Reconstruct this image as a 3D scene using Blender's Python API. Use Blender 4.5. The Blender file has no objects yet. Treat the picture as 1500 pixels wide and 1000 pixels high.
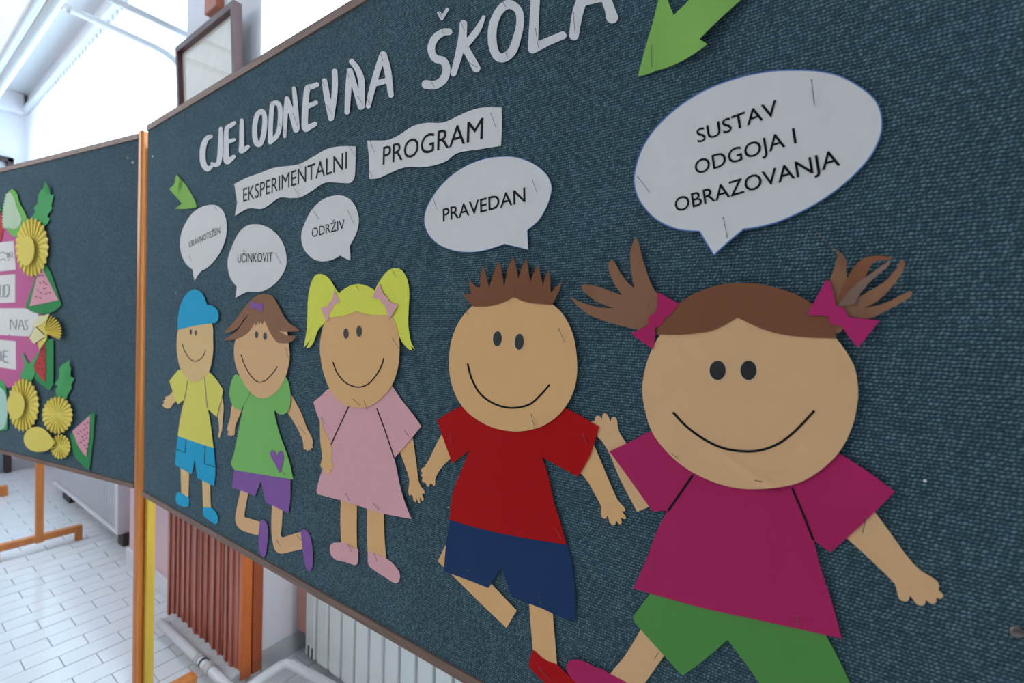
import bpy, bmesh, math, random
import numpy as np
from mathutils import Vector, Matrix, noise
from mathutils.geometry import delaunay_2d_cdt

# ------------------------------------------------------------------ camera
CH = 1.45                                   # height of the lens above the floor
FPX, YAW, PITCH, ROLL = 650.0, 0.9806895, 0.016015, 0.0257938
_cy, _sy = math.cos(YAW), math.sin(YAW)
FWD = np.array([_sy*math.cos(PITCH), _cy*math.cos(PITCH), -math.sin(PITCH)])
_R = np.array([_cy, -_sy, 0.0]); _U = np.cross(_R, FWD)
RGT = math.cos(ROLL)*_R + math.sin(ROLL)*_U
UPV = -math.sin(ROLL)*_R + math.cos(ROLL)*_U
EYE = np.array([0, 0, CH])
scene = bpy.context.scene
cd = bpy.data.cameras.new('camera'); cam = bpy.data.objects.new('camera', cd)
scene.collection.objects.link(cam); scene.camera = cam
m = Matrix.Identity(4)
for i in range(3):
    m[i][0] = RGT[i]; m[i][1] = UPV[i]; m[i][2] = -FWD[i]; m[i][3] = EYE[i]
cam.matrix_world = m
cd.sensor_width = 36; cd.lens = 36*FPX/1500; cd.clip_start = 0.02
cd.dof.use_dof = True; cd.dof.focus_distance = 0.70; cd.dof.aperture_fstop = 4.0

# ------------------------------------------------------------------ light
scene.view_settings.view_transform = 'Standard'; scene.view_settings.look = 'None'
scene.view_settings.gamma = 1; scene.view_settings.use_curve_mapping = False
scene.view_settings.exposure = 0.09
scene.cycles.use_denoising = True
scene.cycles.max_bounces = 8
w = bpy.data.worlds.new('world'); scene.world = w; w.use_nodes = True
w.node_tree.nodes['Background'].inputs[0].default_value = (0.80, 0.88, 1.0, 1)
w.node_tree.nodes['Background'].inputs[1].default_value = 0.17

def area(name, loc, target, sx, sy, power, col):
    l = bpy.data.lights.new(name, 'AREA'); l.shape = 'RECTANGLE'; l.size = sx; l.size_y = sy
    l.energy = power; l.color = col
    o = bpy.data.objects.new(name, l); scene.collection.objects.link(o)
    o.location = loc
    o.rotation_euler = (Vector(target)-Vector(loc)).to_track_quat('-Z', 'Y').to_euler()
    return o
area('hall_window_light', (-2.6, 4.4, 3.0), (0.5, 1.2, 1.5), 2.6, 1.8, 68, (1.0, 0.97, 0.97))
area('window_daylight', (1.62, 4.6, 2.2), (0.6, 4.6, 2.1), 4.2, 2.4, 270, (0.66, 0.87, 1.0))
area('added_end_light', (0.95, -2.2, 1.2), (1.0, 2.0, 0.6), 0.8, 1.6, 40, (0.95, 0.96, 1.0))  # added fill from the unseen near end, brightens the pillar side and radiators
area('window_daylight', (1.62, 0.2, 2.2), (0.6, 0.2, 2.1), 3.2, 2.4, 200, (0.78, 0.92, 1.0))

# ------------------------------------------------------------------ helpers
rng = random.Random(5)
def link(o, parent=None):
    scene.collection.objects.link(o)
    if parent is not None: o.parent = parent
    return o
def tag(o, label=None, cat=None, group=None, kind=None):
    if label: o['label'] = label
    if cat: o['category'] = cat
    if group: o['group'] = group
    if kind: o['kind'] = kind
    return o
def empty(name, loc=(0, 0, 0)):
    o = bpy.data.objects.new(name, None); o.location = loc; o.empty_display_size = 0.05
    return link(o)
def mesh_obj(name, verts, faces, mat, parent=None, smooth=False, uvs=None):
    me = bpy.data.meshes.new(name)
    me.from_pydata([tuple(map(float, v)) for v in verts], [], faces)
    me.materials.append(mat)
    if smooth: me.polygons.foreach_set('use_smooth', [True]*len(me.polygons))
    if uvs is not None:
        lay = me.uv_layers.new(name='uv')
        for lp in me.loops: lay.data[lp.index].uv = uvs[lp.vertex_index]
    if name in ('glass', 'frame_bar', 'picture', 'rail', 'rail_edge', 'cloth_panel'):
        b_ = bmesh.new(); b_.from_mesh(me); bmesh.ops.recalc_face_normals(b_, faces=b_.faces); b_.to_mesh(me); b_.free()
    me.update()
    o = bpy.data.objects.new(name, me); link(o)
    if parent is not None:
        o.parent = parent; o.matrix_parent_inverse = Matrix.Translation(-Vector(parent.location))
    return o
def bm_obj(name, bm, mat, parent=None, smooth=False):
    me = bpy.data.meshes.new(name); bm.to_mesh(me); bm.free(); me.materials.append(mat)
    if smooth: me.polygons.foreach_set('use_smooth', [True]*len(me.polygons))
    o = bpy.data.objects.new(name, me); link(o)
    if parent is not None:
        o.parent = parent; o.matrix_parent_inverse = Matrix.Translation(-Vector(parent.location))
    return o
def box_bm(bm, lo, hi, bev=0.0, ang=0.0, piv=None):
    lo = Vector(lo); hi = Vector(hi)
    r = bmesh.ops.create_cube(bm, size=1)
    vs = r['verts']
    for v in vs:
        v.co = Vector([(lo[i]+hi[i])/2 + v.co[i]*(hi[i]-lo[i]) for i in range(3)])
    if bev:
        es = list({e for v in vs for e in v.link_edges})
        r2 = bmesh.ops.bevel(bm, geom=es, offset=bev, segments=2, affect='EDGES', profile=0.5)
        vs = list({v for f in r2['faces'] for v in f.verts} | {v for v in vs if v.is_valid})
    if ang:
        rot = Matrix.Rotation(ang, 4, 'Z'); p = Vector(piv)
        for v in vs: v.co = rot @ (v.co-p) + p
    return bm
def box(name, lo, hi, mat, parent=None, bev=0.0, ang=0.0, piv=None):
    return bm_obj(name, box_bm(bmesh.new(), lo, hi, bev, ang, piv), mat, parent)
def tube(name, pts, r, mat, parent=None, seg=14, caps=True):
    pts = [Vector(p) for p in pts]; vs = []; fs = []
    n = len(pts)
    for i, p in enumerate(pts):
        t = (pts[min(i+1, n-1)]-pts[max(i-1, 0)]).normalized()
        a = Vector((0, 0, 1)) if abs(t.z) < .9 else Vector((1, 0, 0))
        x = t.cross(a).normalized(); y = t.cross(x).normalized()
        rr = r[i] if isinstance(r, (list, tuple)) else r
        for k in range(seg):
            c = 2*math.pi*k/seg
            vs.append(p + x*rr*math.cos(c) + y*rr*math.sin(c))
    for i in range(n-1):
        for k in range(seg):
            fs.append((i*seg+k, i*seg+(k+1) % seg, (i+1)*seg+(k+1) % seg, (i+1)*seg+k))
    if caps:
        fs.append(tuple(range(seg))); fs.append(tuple((n-1)*seg+k for k in reversed(range(seg))))
    return mesh_obj(name, vs, fs, mat, parent, smooth=True)
def bend(pts, r, k=6):
    """polyline with rounded corners"""
    pts = [Vector(p) for p in pts]; out = [pts[0]]
    for i in range(1, len(pts)-1):
        a, b, c = pts[i-1], pts[i], pts[i+1]
        p0 = b + (a-b).normalized()*r; p1 = b + (c-b).normalized()*r
        for j in range(k+1):
            t = j/k; out.append(p0*(1-t)**2 + b*2*t*(1-t) + p1*t*t)
    out.append(pts[-1]); return out

# ------------------------------------------------------------------ materials
MATS = {}
def nt(name):
    mt = bpy.data.materials.new(name); mt.use_nodes = True
    t = mt.node_tree; return mt, t, t.nodes, t.links, t.nodes['Principled BSDF']
def basic(name, col, rough=0.6, metal=0.0, nscale=0, namt=0.08, bump=0.0, bscale=None, spec=None):
    if name in MATS: return MATS[name]
    mt, t, N, L, b = nt(name)
    b.inputs['Roughness'].default_value = rough; b.inputs['Metallic'].default_value = metal
    if spec is not None: b.inputs['Specular IOR Level'].default_value = spec
    b.inputs['Base Color'].default_value = (*col, 1)
    tc = N.new('ShaderNodeTexCoord')
    if nscale:
        n = N.new('ShaderNodeTexNoise'); n.inputs['Scale'].default_value = nscale; n.inputs['Detail'].default_value = 4
        L.new(tc.outputs['Object'], n.inputs['Vector'])
        mx = N.new('ShaderNodeMix'); mx.data_type = 'RGBA'
        mx.inputs[6].default_value = (*[c*(1-namt) for c in col], 1); mx.inputs[7].default_value = (*[min(1, c*(1+namt)) for c in col], 1)
        L.new(n.outputs['Fac'], mx.inputs[0]); L.new(mx.outputs[2], b.inputs['Base Color'])
    if bump:
        n2 = N.new('ShaderNodeTexNoise'); n2.inputs['Scale'].default_value = bscale or 300; n2.inputs['Detail'].default_value = 3
        L.new(tc.outputs['Object'], n2.inputs['Vector'])
        bp = N.new('ShaderNodeBump'); bp.inputs['Strength'].default_value = 0.6; bp.inputs['Distance'].default_value = bump
        L.new(n2.outputs['Fac'], bp.inputs['Height']); L.new(bp.outputs[0], b.inputs['Normal'])
    MATS[name] = mt; return mt
def paper(name, col, rough=0.75):
    return basic(name, col, rough, 0, 60, 0.035, 0.00012, 900, spec=0.14)
def wood(name, c1, c2, rough=0.4, axis=2, scale=6.0):
    if name in MATS: return MATS[name]
    mt, t, N, L, b = nt(name)
    b.inputs['Roughness'].default_value = rough
    tc = N.new('ShaderNodeTexCoord'); mp = N.new('ShaderNodeMapping')
    s = [scale*8]*3; s[axis] = scale*0.5
    mp.inputs['Scale'].default_value = s
    n = N.new('ShaderNodeTexNoise'); n.inputs['Scale'].default_value = 1.0; n.inputs['Detail'].default_value = 6; n.inputs['Distortion'].default_value = 1.2
    cr = N.new('ShaderNodeValToRGB'); cr.color_ramp.elements[0].color = (*c1, 1); cr.color_ramp.elements[1].color = (*c2, 1)
    cr.color_ramp.elements[0].position = 0.3; cr.color_ramp.elements[1].position = 0.7
    L.new(tc.outputs['Object'], mp.inputs[0]); L.new(mp.outputs[0], n.inputs['Vector']); L.new(n.outputs['Fac'], cr.inputs[0]); L.new(cr.outputs[0], b.inputs['Base Color'])
    MATS[name] = mt; return mt
def fabric_mat():
    mt, t, N, L, b = nt('board_fabric')
    b.inputs['Roughness'].default_value = 0.95; b.inputs['Specular IOR Level'].default_value = 0.10
    b.inputs['Sheen Weight'].default_value = 0.22; b.inputs['Sheen Roughness'].default_value = 0.35; b.inputs['Sheen Tint'].default_value = (0.75, 0.9, 1.0, 1)
    def mapping(sx, sy):
        mp = N.new('ShaderNodeMapping'); mp.inputs['Scale'].default_value = (sx, sy, 1)
        L.new(uv.outputs['UV'], mp.inputs[0]); return mp
    uv = N.new('ShaderNodeTexCoord')
    # slightly wandering rows of looped yarn
    nz = N.new('ShaderNodeTexNoise'); nz.inputs['Scale'].default_value = 170; nz.inputs['Detail'].default_value = 2
    L.new(uv.outputs['UV'], nz.inputs['Vector'])
    va = N.new('ShaderNodeVectorMath'); va.operation = 'MULTIPLY_ADD'; va.inputs[1].default_value = (0.0036, 0.0034, 0); 
    L.new(nz.outputs['Color'], va.inputs[0]); L.new(uv.outputs['UV'], va.inputs[2])
    # cords: rows 3.1 mm apart; loops along each row, every row shifted by its own amount
    sx = N.new('ShaderNodeSeparateXYZ'); L.new(va.outputs[0], sx.inputs[0])
    def M(op, a, b=None, c=None):
        n_ = N.new('ShaderNodeMath'); n_.operation = op
        for k_, x_ in enumerate((a, b, c)):
            if x_ is None: continue
            if isinstance(x_, (int, float)): n_.inputs[k_].default_value = x_
            else: L.new(x_, n_.inputs[k_])
        return n_.outputs[0]
    vrow = M('MULTIPLY', sx.outputs[1], 1/0.0036)
    row = M('FLOOR', vrow); fr = M('SUBTRACT', vrow, row)
    wn = N.new('ShaderNodeTexWhiteNoise'); wn.noise_dimensions = '1D'; L.new(row, wn.inputs['W'])
    ucol = M('MULTIPLY_ADD', sx.outputs[0], 1/0.0038, M('MULTIPLY', wn.outputs['Value'], 7.3))
    slant = M('ADD', ucol, M('MULTIPLY', fr, 0.35))
    col_ = M('FLOOR', slant); fc = M('SUBTRACT', slant, col_)
    ry_ = M('SINE', M('MULTIPLY', fr, math.pi)); rx_ = M('SINE', M('MULTIPLY', fc, math.pi))
    cb = N.new('ShaderNodeCombineXYZ'); L.new(row, cb.inputs[0]); L.new(col_, cb.inputs[1])
    wc = N.new('ShaderNodeTexWhiteNoise'); wc.noise_dimensions = '2D'; L.new(cb.outputs[0], wc.inputs['Vector'])
    loop = M('MULTIPLY', M('POWER', ry_, 0.8), M('MULTIPLY_ADD', M('POWER', rx_, 0.7), 0.68, 0.32))
    loop2 = M('MULTIPLY', loop, M('MULTIPLY_ADD', wc.outputs['Value'], 0.50, 0.56))
    class _O: outputs = [loop2]
    inv2 = _O
    big = N.new('ShaderNodeTexNoise'); big.inputs['Scale'].default_value = 9; big.inputs['Detail'].default_value = 5
    L.new(uv.outputs['UV'], big.inputs['Vector'])
    fib = N.new('ShaderNodeTexNoise'); fib.inputs['Scale'].default_value = 1500; fib.inputs['Detail'].default_value = 2
    L.new(uv.outputs['UV'], fib.inputs['Vector'])
    cr = N.new('ShaderNodeValToRGB')
    e = cr.color_ramp.elements
    e[0].position = 0.05; e[0].color = (0.019, 0.040, 0.052, 1)
    e[1].position = 1.0; e[1].color = (0.185, 0.285, 0.32, 1)
    mid = e.new(0.55); mid.color = (0.068, 0.132, 0.164, 1)
    ad = N.new('ShaderNodeMath'); ad.operation = 'MULTIPLY_ADD'; ad.inputs[1].default_value = 0.9
    sb = N.new('ShaderNodeMath'); sb.operation = 'SUBTRACT'; sb.inputs[1].default_value = 0.5
    L.new(fib.outputs['Fac'], sb.inputs[0]); L.new(sb.outputs[0], ad.inputs[0]); L.new(inv2.outputs[0], ad.inputs[2])
    L.new(ad.outputs[0], cr.inputs[0])
    mx = N.new('ShaderNodeMix'); mx.data_type = 'RGBA'; mx.blend_type = 'MULTIPLY'; mx.inputs[0].default_value = 1
    mr = N.new('ShaderNodeMapRange'); mr.inputs[3].default_value = 0.82; mr.inputs[4].default_value = 1.16
    L.new(big.outputs['Fac'], mr.inputs[0]); L.new(cr.outputs[0], mx.inputs[6]); L.new(mr.outputs[0], mx.inputs[7])
    L.new(mx.outputs[2], b.inputs['Base Color'])
    bp = N.new('ShaderNodeBump'); bp.inputs['Strength'].default_value = 0.9; bp.inputs['Distance'].default_value = 0.0012
    L.new(inv2.outputs[0], bp.inputs['Height']); L.new(bp.outputs[0], b.inputs['Normal'])
    return mt
FABRIC = fabric_mat()
M_TRIM = wood('brown_trim_wood', (0.15, 0.080, 0.052), (0.25, 0.145, 0.10), 0.5, axis=1, scale=10)
M_POST = wood('orange_varnished_wood', (0.56, 0.17, 0.035), (0.72, 0.25, 0.05), 0.28, axis=2, scale=5)
M_POSTY = wood('yellow_varnished_wood', (0.60, 0.36, 0.03), (0.70, 0.45, 0.05), 0.35, axis=2, scale=5)
M_SLAT = wood('red_brown_slat_wood', (0.34, 0.075, 0.040), (0.56, 0.17, 0.11), 0.30, axis=2, scale=5)
M_SLATO = wood('orange_slat_wood', (0.60, 0.13, 0.02), (0.70, 0.17, 0.03), 0.35, axis=2, scale=5)
M_DARK = basic('dark_brown_wood', (0.045, 0.022, 0.02), 0.4)
M_FRAME = basic('maroon_wood', (0.115, 0.045, 0.045), 0.35, 0, 30, 0.2)
M_WALL = basic('lilac_white_plaster', (0.80, 0.79, 0.83), 0.85, 0, 3, 0.03, 0.0006, 60)
M_CEIL = basic('white_ceiling_paint', (0.82, 0.84, 0.87), 0.85, 0, 1.5, 0.03)
M_PINK = basic('pink_wall_paint', (0.80, 0.55, 0.57), 0.7, 0, 5, 0.05)
M_SALM = basic('salmon_wall_paint', (0.72, 0.36, 0.29), 0.8, 0, 9, 0.10)
M_RAD = basic('grey_white_radiator_enamel', (0.78, 0.82, 0.80), 0.4, 0, 12, 0.03)
M_PIPE = basic('white_pipe_paint', (0.74, 0.75, 0.77), 0.35, 0, 20, 0.04)
M_PIPED = basic('dusty_grey_pipe_paint', (0.55, 0.55, 0.55), 0.45, 0, 30, 0.16, 0.0004, 150)
M_GREY = basic('grey_skirting_tile', (0.50, 0.51, 0.52), 0.35, 0, 8, 0.08)
M_BLACK = basic('blackened_steel', (0.03, 0.028, 0.03), 0.5)
M_STEEL = basic('pin_steel', (0.20, 0.175, 0.16), 0.35, 0.8)
M_INK = basic('black_ink', (0.010, 0.010, 0.012), 0.6, spec=0.12)
M_INKG = basic('thin_grey_ink', (0.16, 0.16, 0.18), 0.6)
M_BLUELINE = basic('blue_printed_outline', (0.10, 0.22, 0.55), 0.6)
def tile_mat():
    mt, t, N, L, b = nt('pale_glazed_tile')
    b.inputs['Roughness'].default_value = 0.16
    tc = N.new('ShaderNodeTexCoord')
    n = N.new('ShaderNodeTexNoise'); n.inputs['Scale'].default_value = 7; n.inputs['Detail'].default_value = 5
    L.new(tc.outputs['Object'], n.inputs['Vector'])
    oi = N.new('ShaderNodeObjectInfo')
    cr = N.new('ShaderNodeValToRGB')
    cr.color_ramp.elements[0].color = (0.70, 0.72, 0.75, 1); cr.color_ramp.elements[1].color = (0.83, 0.84, 0.86, 1)
    ad = N.new('ShaderNodeMath'); ad.operation = 'MULTIPLY_ADD'; ad.inputs[1].default_value = 0.3
    L.new(oi.outputs['Random'], ad.inputs[0]); L.new(n.outputs['Fac'], ad.inputs[2]); L.new(ad.outputs[0], cr.inputs[0])
    L.new(cr.outputs[0], b.inputs['Base Color'])
    bp = N.new('ShaderNodeBump'); bp.inputs['Strength'].default_value = 0.25; bp.inputs['Distance'].default_value = 0.0015
    L.new(n.outputs['Fac'], bp.inputs['Height']); L.new(bp.outputs[0], b.inputs['Normal'])
    return mt
M_TILE = tile_mat()
M_GROUT = basic('grey_grout', (0.27, 0.28, 0.31), 0.9)
def curtain_mat():
    mt, t, N, L, b = nt('sheer_white_curtain')
    N.remove(b)
    out = N['Material Output']
    d = N.new('ShaderNodeBsdfDiffuse'); d.inputs[0].default_value = (0.9, 0.93, 0.96, 1)
    tr = N.new('ShaderNodeBsdfTranslucent'); tr.inputs[0].default_value = (0.88, 0.94, 0.98, 1)
    tp = N.new('ShaderNodeBsdfTransparent')
    m1 = N.new('ShaderNodeMixShader'); m1.inputs[0].default_value = 0.7; L.new(d.outputs[0], m1.inputs[1]); L.new(tr.outputs[0], m1.inputs[2])
    m2 = N.new('ShaderNodeMixShader'); m2.inputs[0].default_value = 0.12; L.new(m1.outputs[0], m2.inputs[1]); L.new(tp.outputs[0], m2.inputs[2])
    L.new(m2.outputs[0], out.inputs[0]); return mt
M_CURT = curtain_mat()
def glass_mat():
    mt, t, N, L, b = nt('thin_glass'); N.remove(b); out = N['Material Output']
    g = N.new('ShaderNodeBsdfGlossy'); g.inputs['Roughness'].default_value = 0.02
    tp = N.new('ShaderNodeBsdfTransparent'); fr = N.new('ShaderNodeFresnel'); fr.inputs[0].default_value = 1.75
    ge = N.new('ShaderNodeNewGeometry'); mu = N.new('ShaderNodeMath'); mu.operation = 'MULTIPLY_ADD'; mu.inputs[1].default_value = -1.0; mu.inputs[2].default_value = 1.0; L.new(ge.outputs['Backfacing'], mu.inputs[0]); m3 = N.new('ShaderNodeMath'); m3.operation = 'MULTIPLY'; L.new(fr.outputs[0], m3.inputs[0]); L.new(mu.outputs[0], m3.inputs[1])
    mx = N.new('ShaderNodeMixShader'); L.new(m3.outputs[0], mx.inputs[0]); L.new(tp.outputs[0], mx.inputs[1]); L.new(g.outputs[0], mx.inputs[2])
    L.new(mx.outputs[0], out.inputs[0]); return mt
M_GLASS = glass_mat()

# ------------------------------------------------------------------ the room
def structure(o): o['kind'] = 'structure'; return o
XW = 1.18                                        # room face of the window wall
floor = structure(box('floor', (-3.2, -2.5, -0.12), (1.5, 6.6, -0.004), M_GROUT))
tp, tx, tg, tgy = 0.1025, 0.198, 0.0024, 0.0042               # running-bond tiles 20 x 10 cm
def tile_mesh(wx, wy):
    bm = bmesh.new(); box_bm(bm, (0, 0, -0.012), (wx, wy, 0.0), 0.0012); me = bpy.data.meshes.new('tile'); bm.to_mesh(me); bm.free(); me.materials.append(M_TILE); return me
tme = tile_mesh(tx-tg, tp-tgy)
near, far_v, far_f = [], [], []
j0 = 3.083
for j in range(-52, 34):
    y = j0 + j*tp
    xo = 0.409 if j % 2 == 0 else 0.508
    for i in range(-18, 6):
        x = xo + i*tx
        if x > 1.18 or x < -3.2 or y < -2.4 or y > 6.4: continue
        near.append((x, y))
near.sort(key=lambda p: (p[0]-0.62)**2*2.2 + (p[1]-2.7)**2*0.75 if p[1] > 2.05 and p[0] > 0.1 else 50+(p[0]-0.6)**2+(p[1]-2.7)**2)
for k, (x, y) in enumerate(near):
    zz = rng.uniform(-0.0006, 0.0006)
    if k < 250:
        o = bpy.data.objects.new('tile', tme); link(o, floor); o.location = (x, y, zz)
    else:
        b0 = len(far_v)
        for (dx, dy) in ((0, 0), (tx-tg, 0), (tx-tg, tp-tgy), (0, tp-tgy)):
            far_v.append((x+dx, y+dy, zz)); far_v.append((x+dx, y+dy, zz-0.01))
        far_f.append((b0, b0+2, b0+4, b0+6))
        for q in range(4): far_f.append((b0+2*q, b0+2*q+1, b0+(2*q+3) % 8, b0+(2*q+2) % 8))
o = mesh_obj('tiles', far_v, far_f, M_TILE, floor); o['kind'] = 'stuff'

ZC = 3.63
structure(box('ceiling', (-3.2, -2.5, ZC), (1.6, 6.6, ZC+0.12), M_CEIL))
wf = structure(box('wall_far', (-3.2, 6.40, 0), (1.5, 6.55, ZC), M_WALL))
box('cornice', (-3.2, 6.31, 3.44), (0.93, 6.40, ZC), M_WALL, wf, 0.01)
box('baseboard', (0.87, 6.385, 0), (1.2, 6.40, 0.11), M_GREY, wf, 0.002)
# window wall: low wall, lintel and sill, posts between the panes
bm = bmesh.new()
box_bm(bm, (XW, -2.4, 0), (1.42, 6.4, 0.92)); box_bm(bm, (XW, -2.4, 3.35), (1.42, 6.4, ZC))
box_bm(bm, (XW, 6.2, 0.92), (1.42, 6.4, 3.35)); box_bm(bm, (XW, -2.4, 0.92), (1.42, -2.2, 3.35))
ww = structure(bm_obj('wall_window', bm, M_PINK))
box('sill', (1.06, -2.2, 0.90), (1.30, 1.80, 0.94), M_WALL, ww, 0.004); box('sill', (1.06, 2.70, 0.90), (1.30, 6.38, 0.94), M_WALL, ww, 0.004)
# curtain box / lintel along the heads of the curtains
tr = structure(box('trim_1', (0.955, -2.2, 3.475), (1.19, 6.40, ZC), M_WALL))
box('curtain_rail', (0.915, 2.60, 3.462), (0.955, 6.395, 3.500), M_PIPE, tr, 0.006); box('curtain_rail', (0.915, -2.2, 3.462), (0.955, 1.87, 3.500), M_PIPE, tr, 0.006)
for wn, (ya, yb) in enumerate(((-2.2, 1.9), (2.6, 6.2))):
    wroot = structure(empty('window_%d' % (wn+1), (1.3, (ya+yb)/2, 0.92)))
    n = 3
    bm = bmesh.new()
    box_bm(bm, (1.27, ya, 0.94), (1.33, yb, 1.00), 0.004); box_bm(bm, (1.27, ya, 3.29), (1.33, yb, 3.35), 0.004)
    for k in range(n+1):
        y = ya+(yb-ya)*k/n
        box_bm(bm, (1.27, y-0.03, 0.94), (1.33, y+0.03, 3.35), 0.004)
    box_bm(bm, (1.27, ya, 2.55), (1.33, yb, 2.60), 0.004)
    bm_obj('window_frame', bm, M_PIPE, wroot)
    for k in range(n):
        box('pane', (1.298, ya+(yb-ya)*k/n+0.03, 1.0), (1.302, ya+(yb-ya)*(k+1)/n-0.03, 3.29), M_GLASS, wroot)
# pillar: plastered core, clad with upright wooden slats
PY0, PY1 = 1.882, 2.600
pil = structure(box('pillar', (0.925, PY0, 0), (1.30, PY1, ZC), M_WALL, None, 0.004))
ns = 12; yy = PY0+0.014
for k in range(ns):
    pw = (PY1-PY0-0.012)/ns*(1+0.34*math.sin(k*2.4+0.6)); wd = pw-0.005; dd = 0.878+rng.uniform(0, 0.004)
    bms = bmesh.new(); box_bm(bms, (dd, yy, 0.02), (0.925, yy+wd, 1.62), 0.004)
    g_ = rng.uniform(0.25, 0.6)*wd; box_bm(bms, (dd-0.007, yy+g_, 0.02), (dd+0.01, yy+g_+wd*rng.uniform(0.22, 0.4), 1.62), 0.003)
    bm_obj('slat', bms, M_SLAT, pil); yy += pw
box('slat_backing', (0.906, PY0+0.004, 0.02), (0.9265, PY1+0.01, 1.61), basic('dark_red_backing', (0.14, 0.035, 0.025), 0.6), pil)
box('slat', (0.880, PY0-0.020, 0.02), (0.920, PY0+0.012, 1.62), M_SLATO, pil, 0.005)
box('slat', (0.924, PY0-0.018, 0.02), (0.964, PY0+0.002, 1.62), basic('dark_orange_wood', (0.42, 0.085, 0.02), 0.4, 0, 20, 0.1), pil, 0.004)
box('upper_trim_strip', (0.893, 2.205, 2.86), (0.925, 2.325, ZC), basic('brick_red_wood', (0.45, 0.12, 0.06), 0.4, 0, 20, 0.1), pil, 0.006)
# pink pier beside the pillar and its skirting, salmon reveal behind the near radiator
pr = structure(box('wall_pier', (0.955, PY1, 0), (XW, 3.42, 0.88), M_PINK))
box('baseboard', (0.938, PY1, 0), (0.955, 3.42, 0.09), M_WALL, pr, 0.003)
structure(box('baseboard_window', (1.165, -2.2, 0), (1.18, PY0, 0.10), M_GREY, None, 0.003))
box('salmon_reveal', (1.125, 1.69, 0.10), (1.18, PY0, 0.90), M_SALM, pr)
structure(box('baseboard_pillar', (0.966, PY0-0.012, 0), (1.16, PY0, 0.085), M_GREY, None, 0.002))
# door in the far wall
dr = structure(empty('door_1', (0.4, 6.4, 0)))
box('door_frame', (0.825, 6.33, 0), (0.868, 6.41, 3.0), M_DARK, dr, 0.004)
box('door_frame', (-0.35, 6.33, 2.955), (0.868, 6.41, 3.0), M_DARK, dr, 0.004)
box('door_frame', (-0.35, 6.33, 0), (-0.307, 6.41, 3.0), M_DARK, dr, 0.004)
box('door_panel', (-0.30, 6.37, 0.01), (0.822, 6.395, 2.1), basic('blue_grey_door', (0.22, 0.25, 0.33), 0.5), dr, 0.004)
box('transom', (-0.30, 6.36, 2.1), (0.822, 6.395, 2.16), M_DARK, dr, 0.004)
box('transom_pane', (-0.30, 6.375, 2.16), (0.822, 6.39, 2.955), basic('pale_transom', (0.55, 0.55, 0.6), 0.3), dr)
# curtains
def curtain(y0, y1, label):
    vs, fs = [], []; n = int((y1-y0)/0.012); zs = [0.96, 1.6, 2.4, 3.2, 3.44, 3.475]
    r2 = random.Random(int(y0*10)+7)
    ph = 0.0
    for i in range(n+1):
        y = y0+(y1-y0)*i/n; ph += 0.012/0.075*2*math.pi*r2.uniform(0.6, 1.4)/1.0
        for kz, z in enumerate(zs):
            a = 0.022 if kz < 4 else 0.009
            vs.append((0.978+a*math.sin(ph)+0.004*math.sin(y*9+z), y, z))
    k = len(zs)
    for i in range(n):
        for j in range(k-1): fs.append((i*k+j, (i+1)*k+j, (i+1)*k+j+1, i*k+j+1))
    root = empty('curtain', (0.98, (y0+y1)/2, 0.96)); tag(root, label, 'curtain')
    mesh_obj('cloth', vs, fs, M_CURT, root, smooth=True)
    bmh = bmesh.new(); y = y0+0.04
    while y < y1:
        box_bm(bmh, (0.950, y-0.006, 3.435), (0.960, y+0.006, 3.468)); y += 0.085
    hk = bm_obj('curtain_hooks', bmh, M_PIPED, root); hk['kind'] = 'stuff'
curtain(2.612, 6.38, 'white sheer curtain on the far window, between the wooden frame and the far wall')
curtain(-2.1, 1.865, 'white sheer curtain right of the picture frame, above the large pinboard')

# heating pipes under the ceiling
zp = CH+1.36
t1 = empty('ceiling_pipe', (0.484, 3.0, zp)); tag(t1, 'thick white heating pipe under the ceiling, nearer the window, with a branch bending down', 'pipe')
tube('run', [(0.484, -2.4, zp), (0.484, 6.30, zp)], 0.0225, M_PIPE, t1)
tube('branch', bend([(0.50, 2.705, zp), (0.962, 2.705, zp), (0.962, 2.705, 0.9)], 0.13), 0.0155, M_PIPE, t1)
tube('collar', [(0.505, 2.705, zp), (0.53, 2.705, zp)], 0.018, M_PIPE, t1)
t2 = empty('ceiling_pipe', (0.43, 3.0, zp+0.01)); tag(t2, 'thinner white heating pipe under the ceiling, farther from the window, with the upper branch', 'pipe')
tube('run', [(0.438, -2.4, zp+0.004), (0.438, 6.30, zp+0.004)], 0.0155, M_PIPE, t2)
tube('branch', bend([(0.438, 2.725, zp+0.01), (0.438, 2.725, zp+0.135), (1.10, 2.70, zp+0.135)], 0.05), 0.0155, M_PIPE, t2)

# picture frame on the pillar
pf = empty('picture_frame', (0.9, 2.25, 2.05)); tag(pf, 'maroon wooden picture frame hung leaning on the pillar between the windows', 'picture frame')
def fp(y, z, d=0.0):           # the frame leans forward at its top
    return (0.905 - (z-2.2)*0.04 - d, y, z)
def fbar(name, ya, yb, za, zb, d0, d1, mat):
    vs = [fp(y, z, d) for d in (d0, d1) for (y, z) in ((ya, za), (yb, za), (yb, zb), (ya, zb))]
    return mesh_obj(name, vs, [(0, 1, 2, 3), (7, 6, 5, 4), (0, 4, 5, 1), (1, 5, 6, 2), (2, 6, 7, 3), (3, 7, 4, 0)], mat, pf)
FY0, FY1, FZ0, FZ1 = 1.950, 2.520, 2.05, 2.758
fbar('frame_bar', FY0, FY0+0.028, FZ0, FZ1, 0, 0.032, M_FRAME); fbar('frame_bar', FY1-0.022, FY1, FZ0, FZ1, 0, 0.032, M_FRAME)
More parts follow.
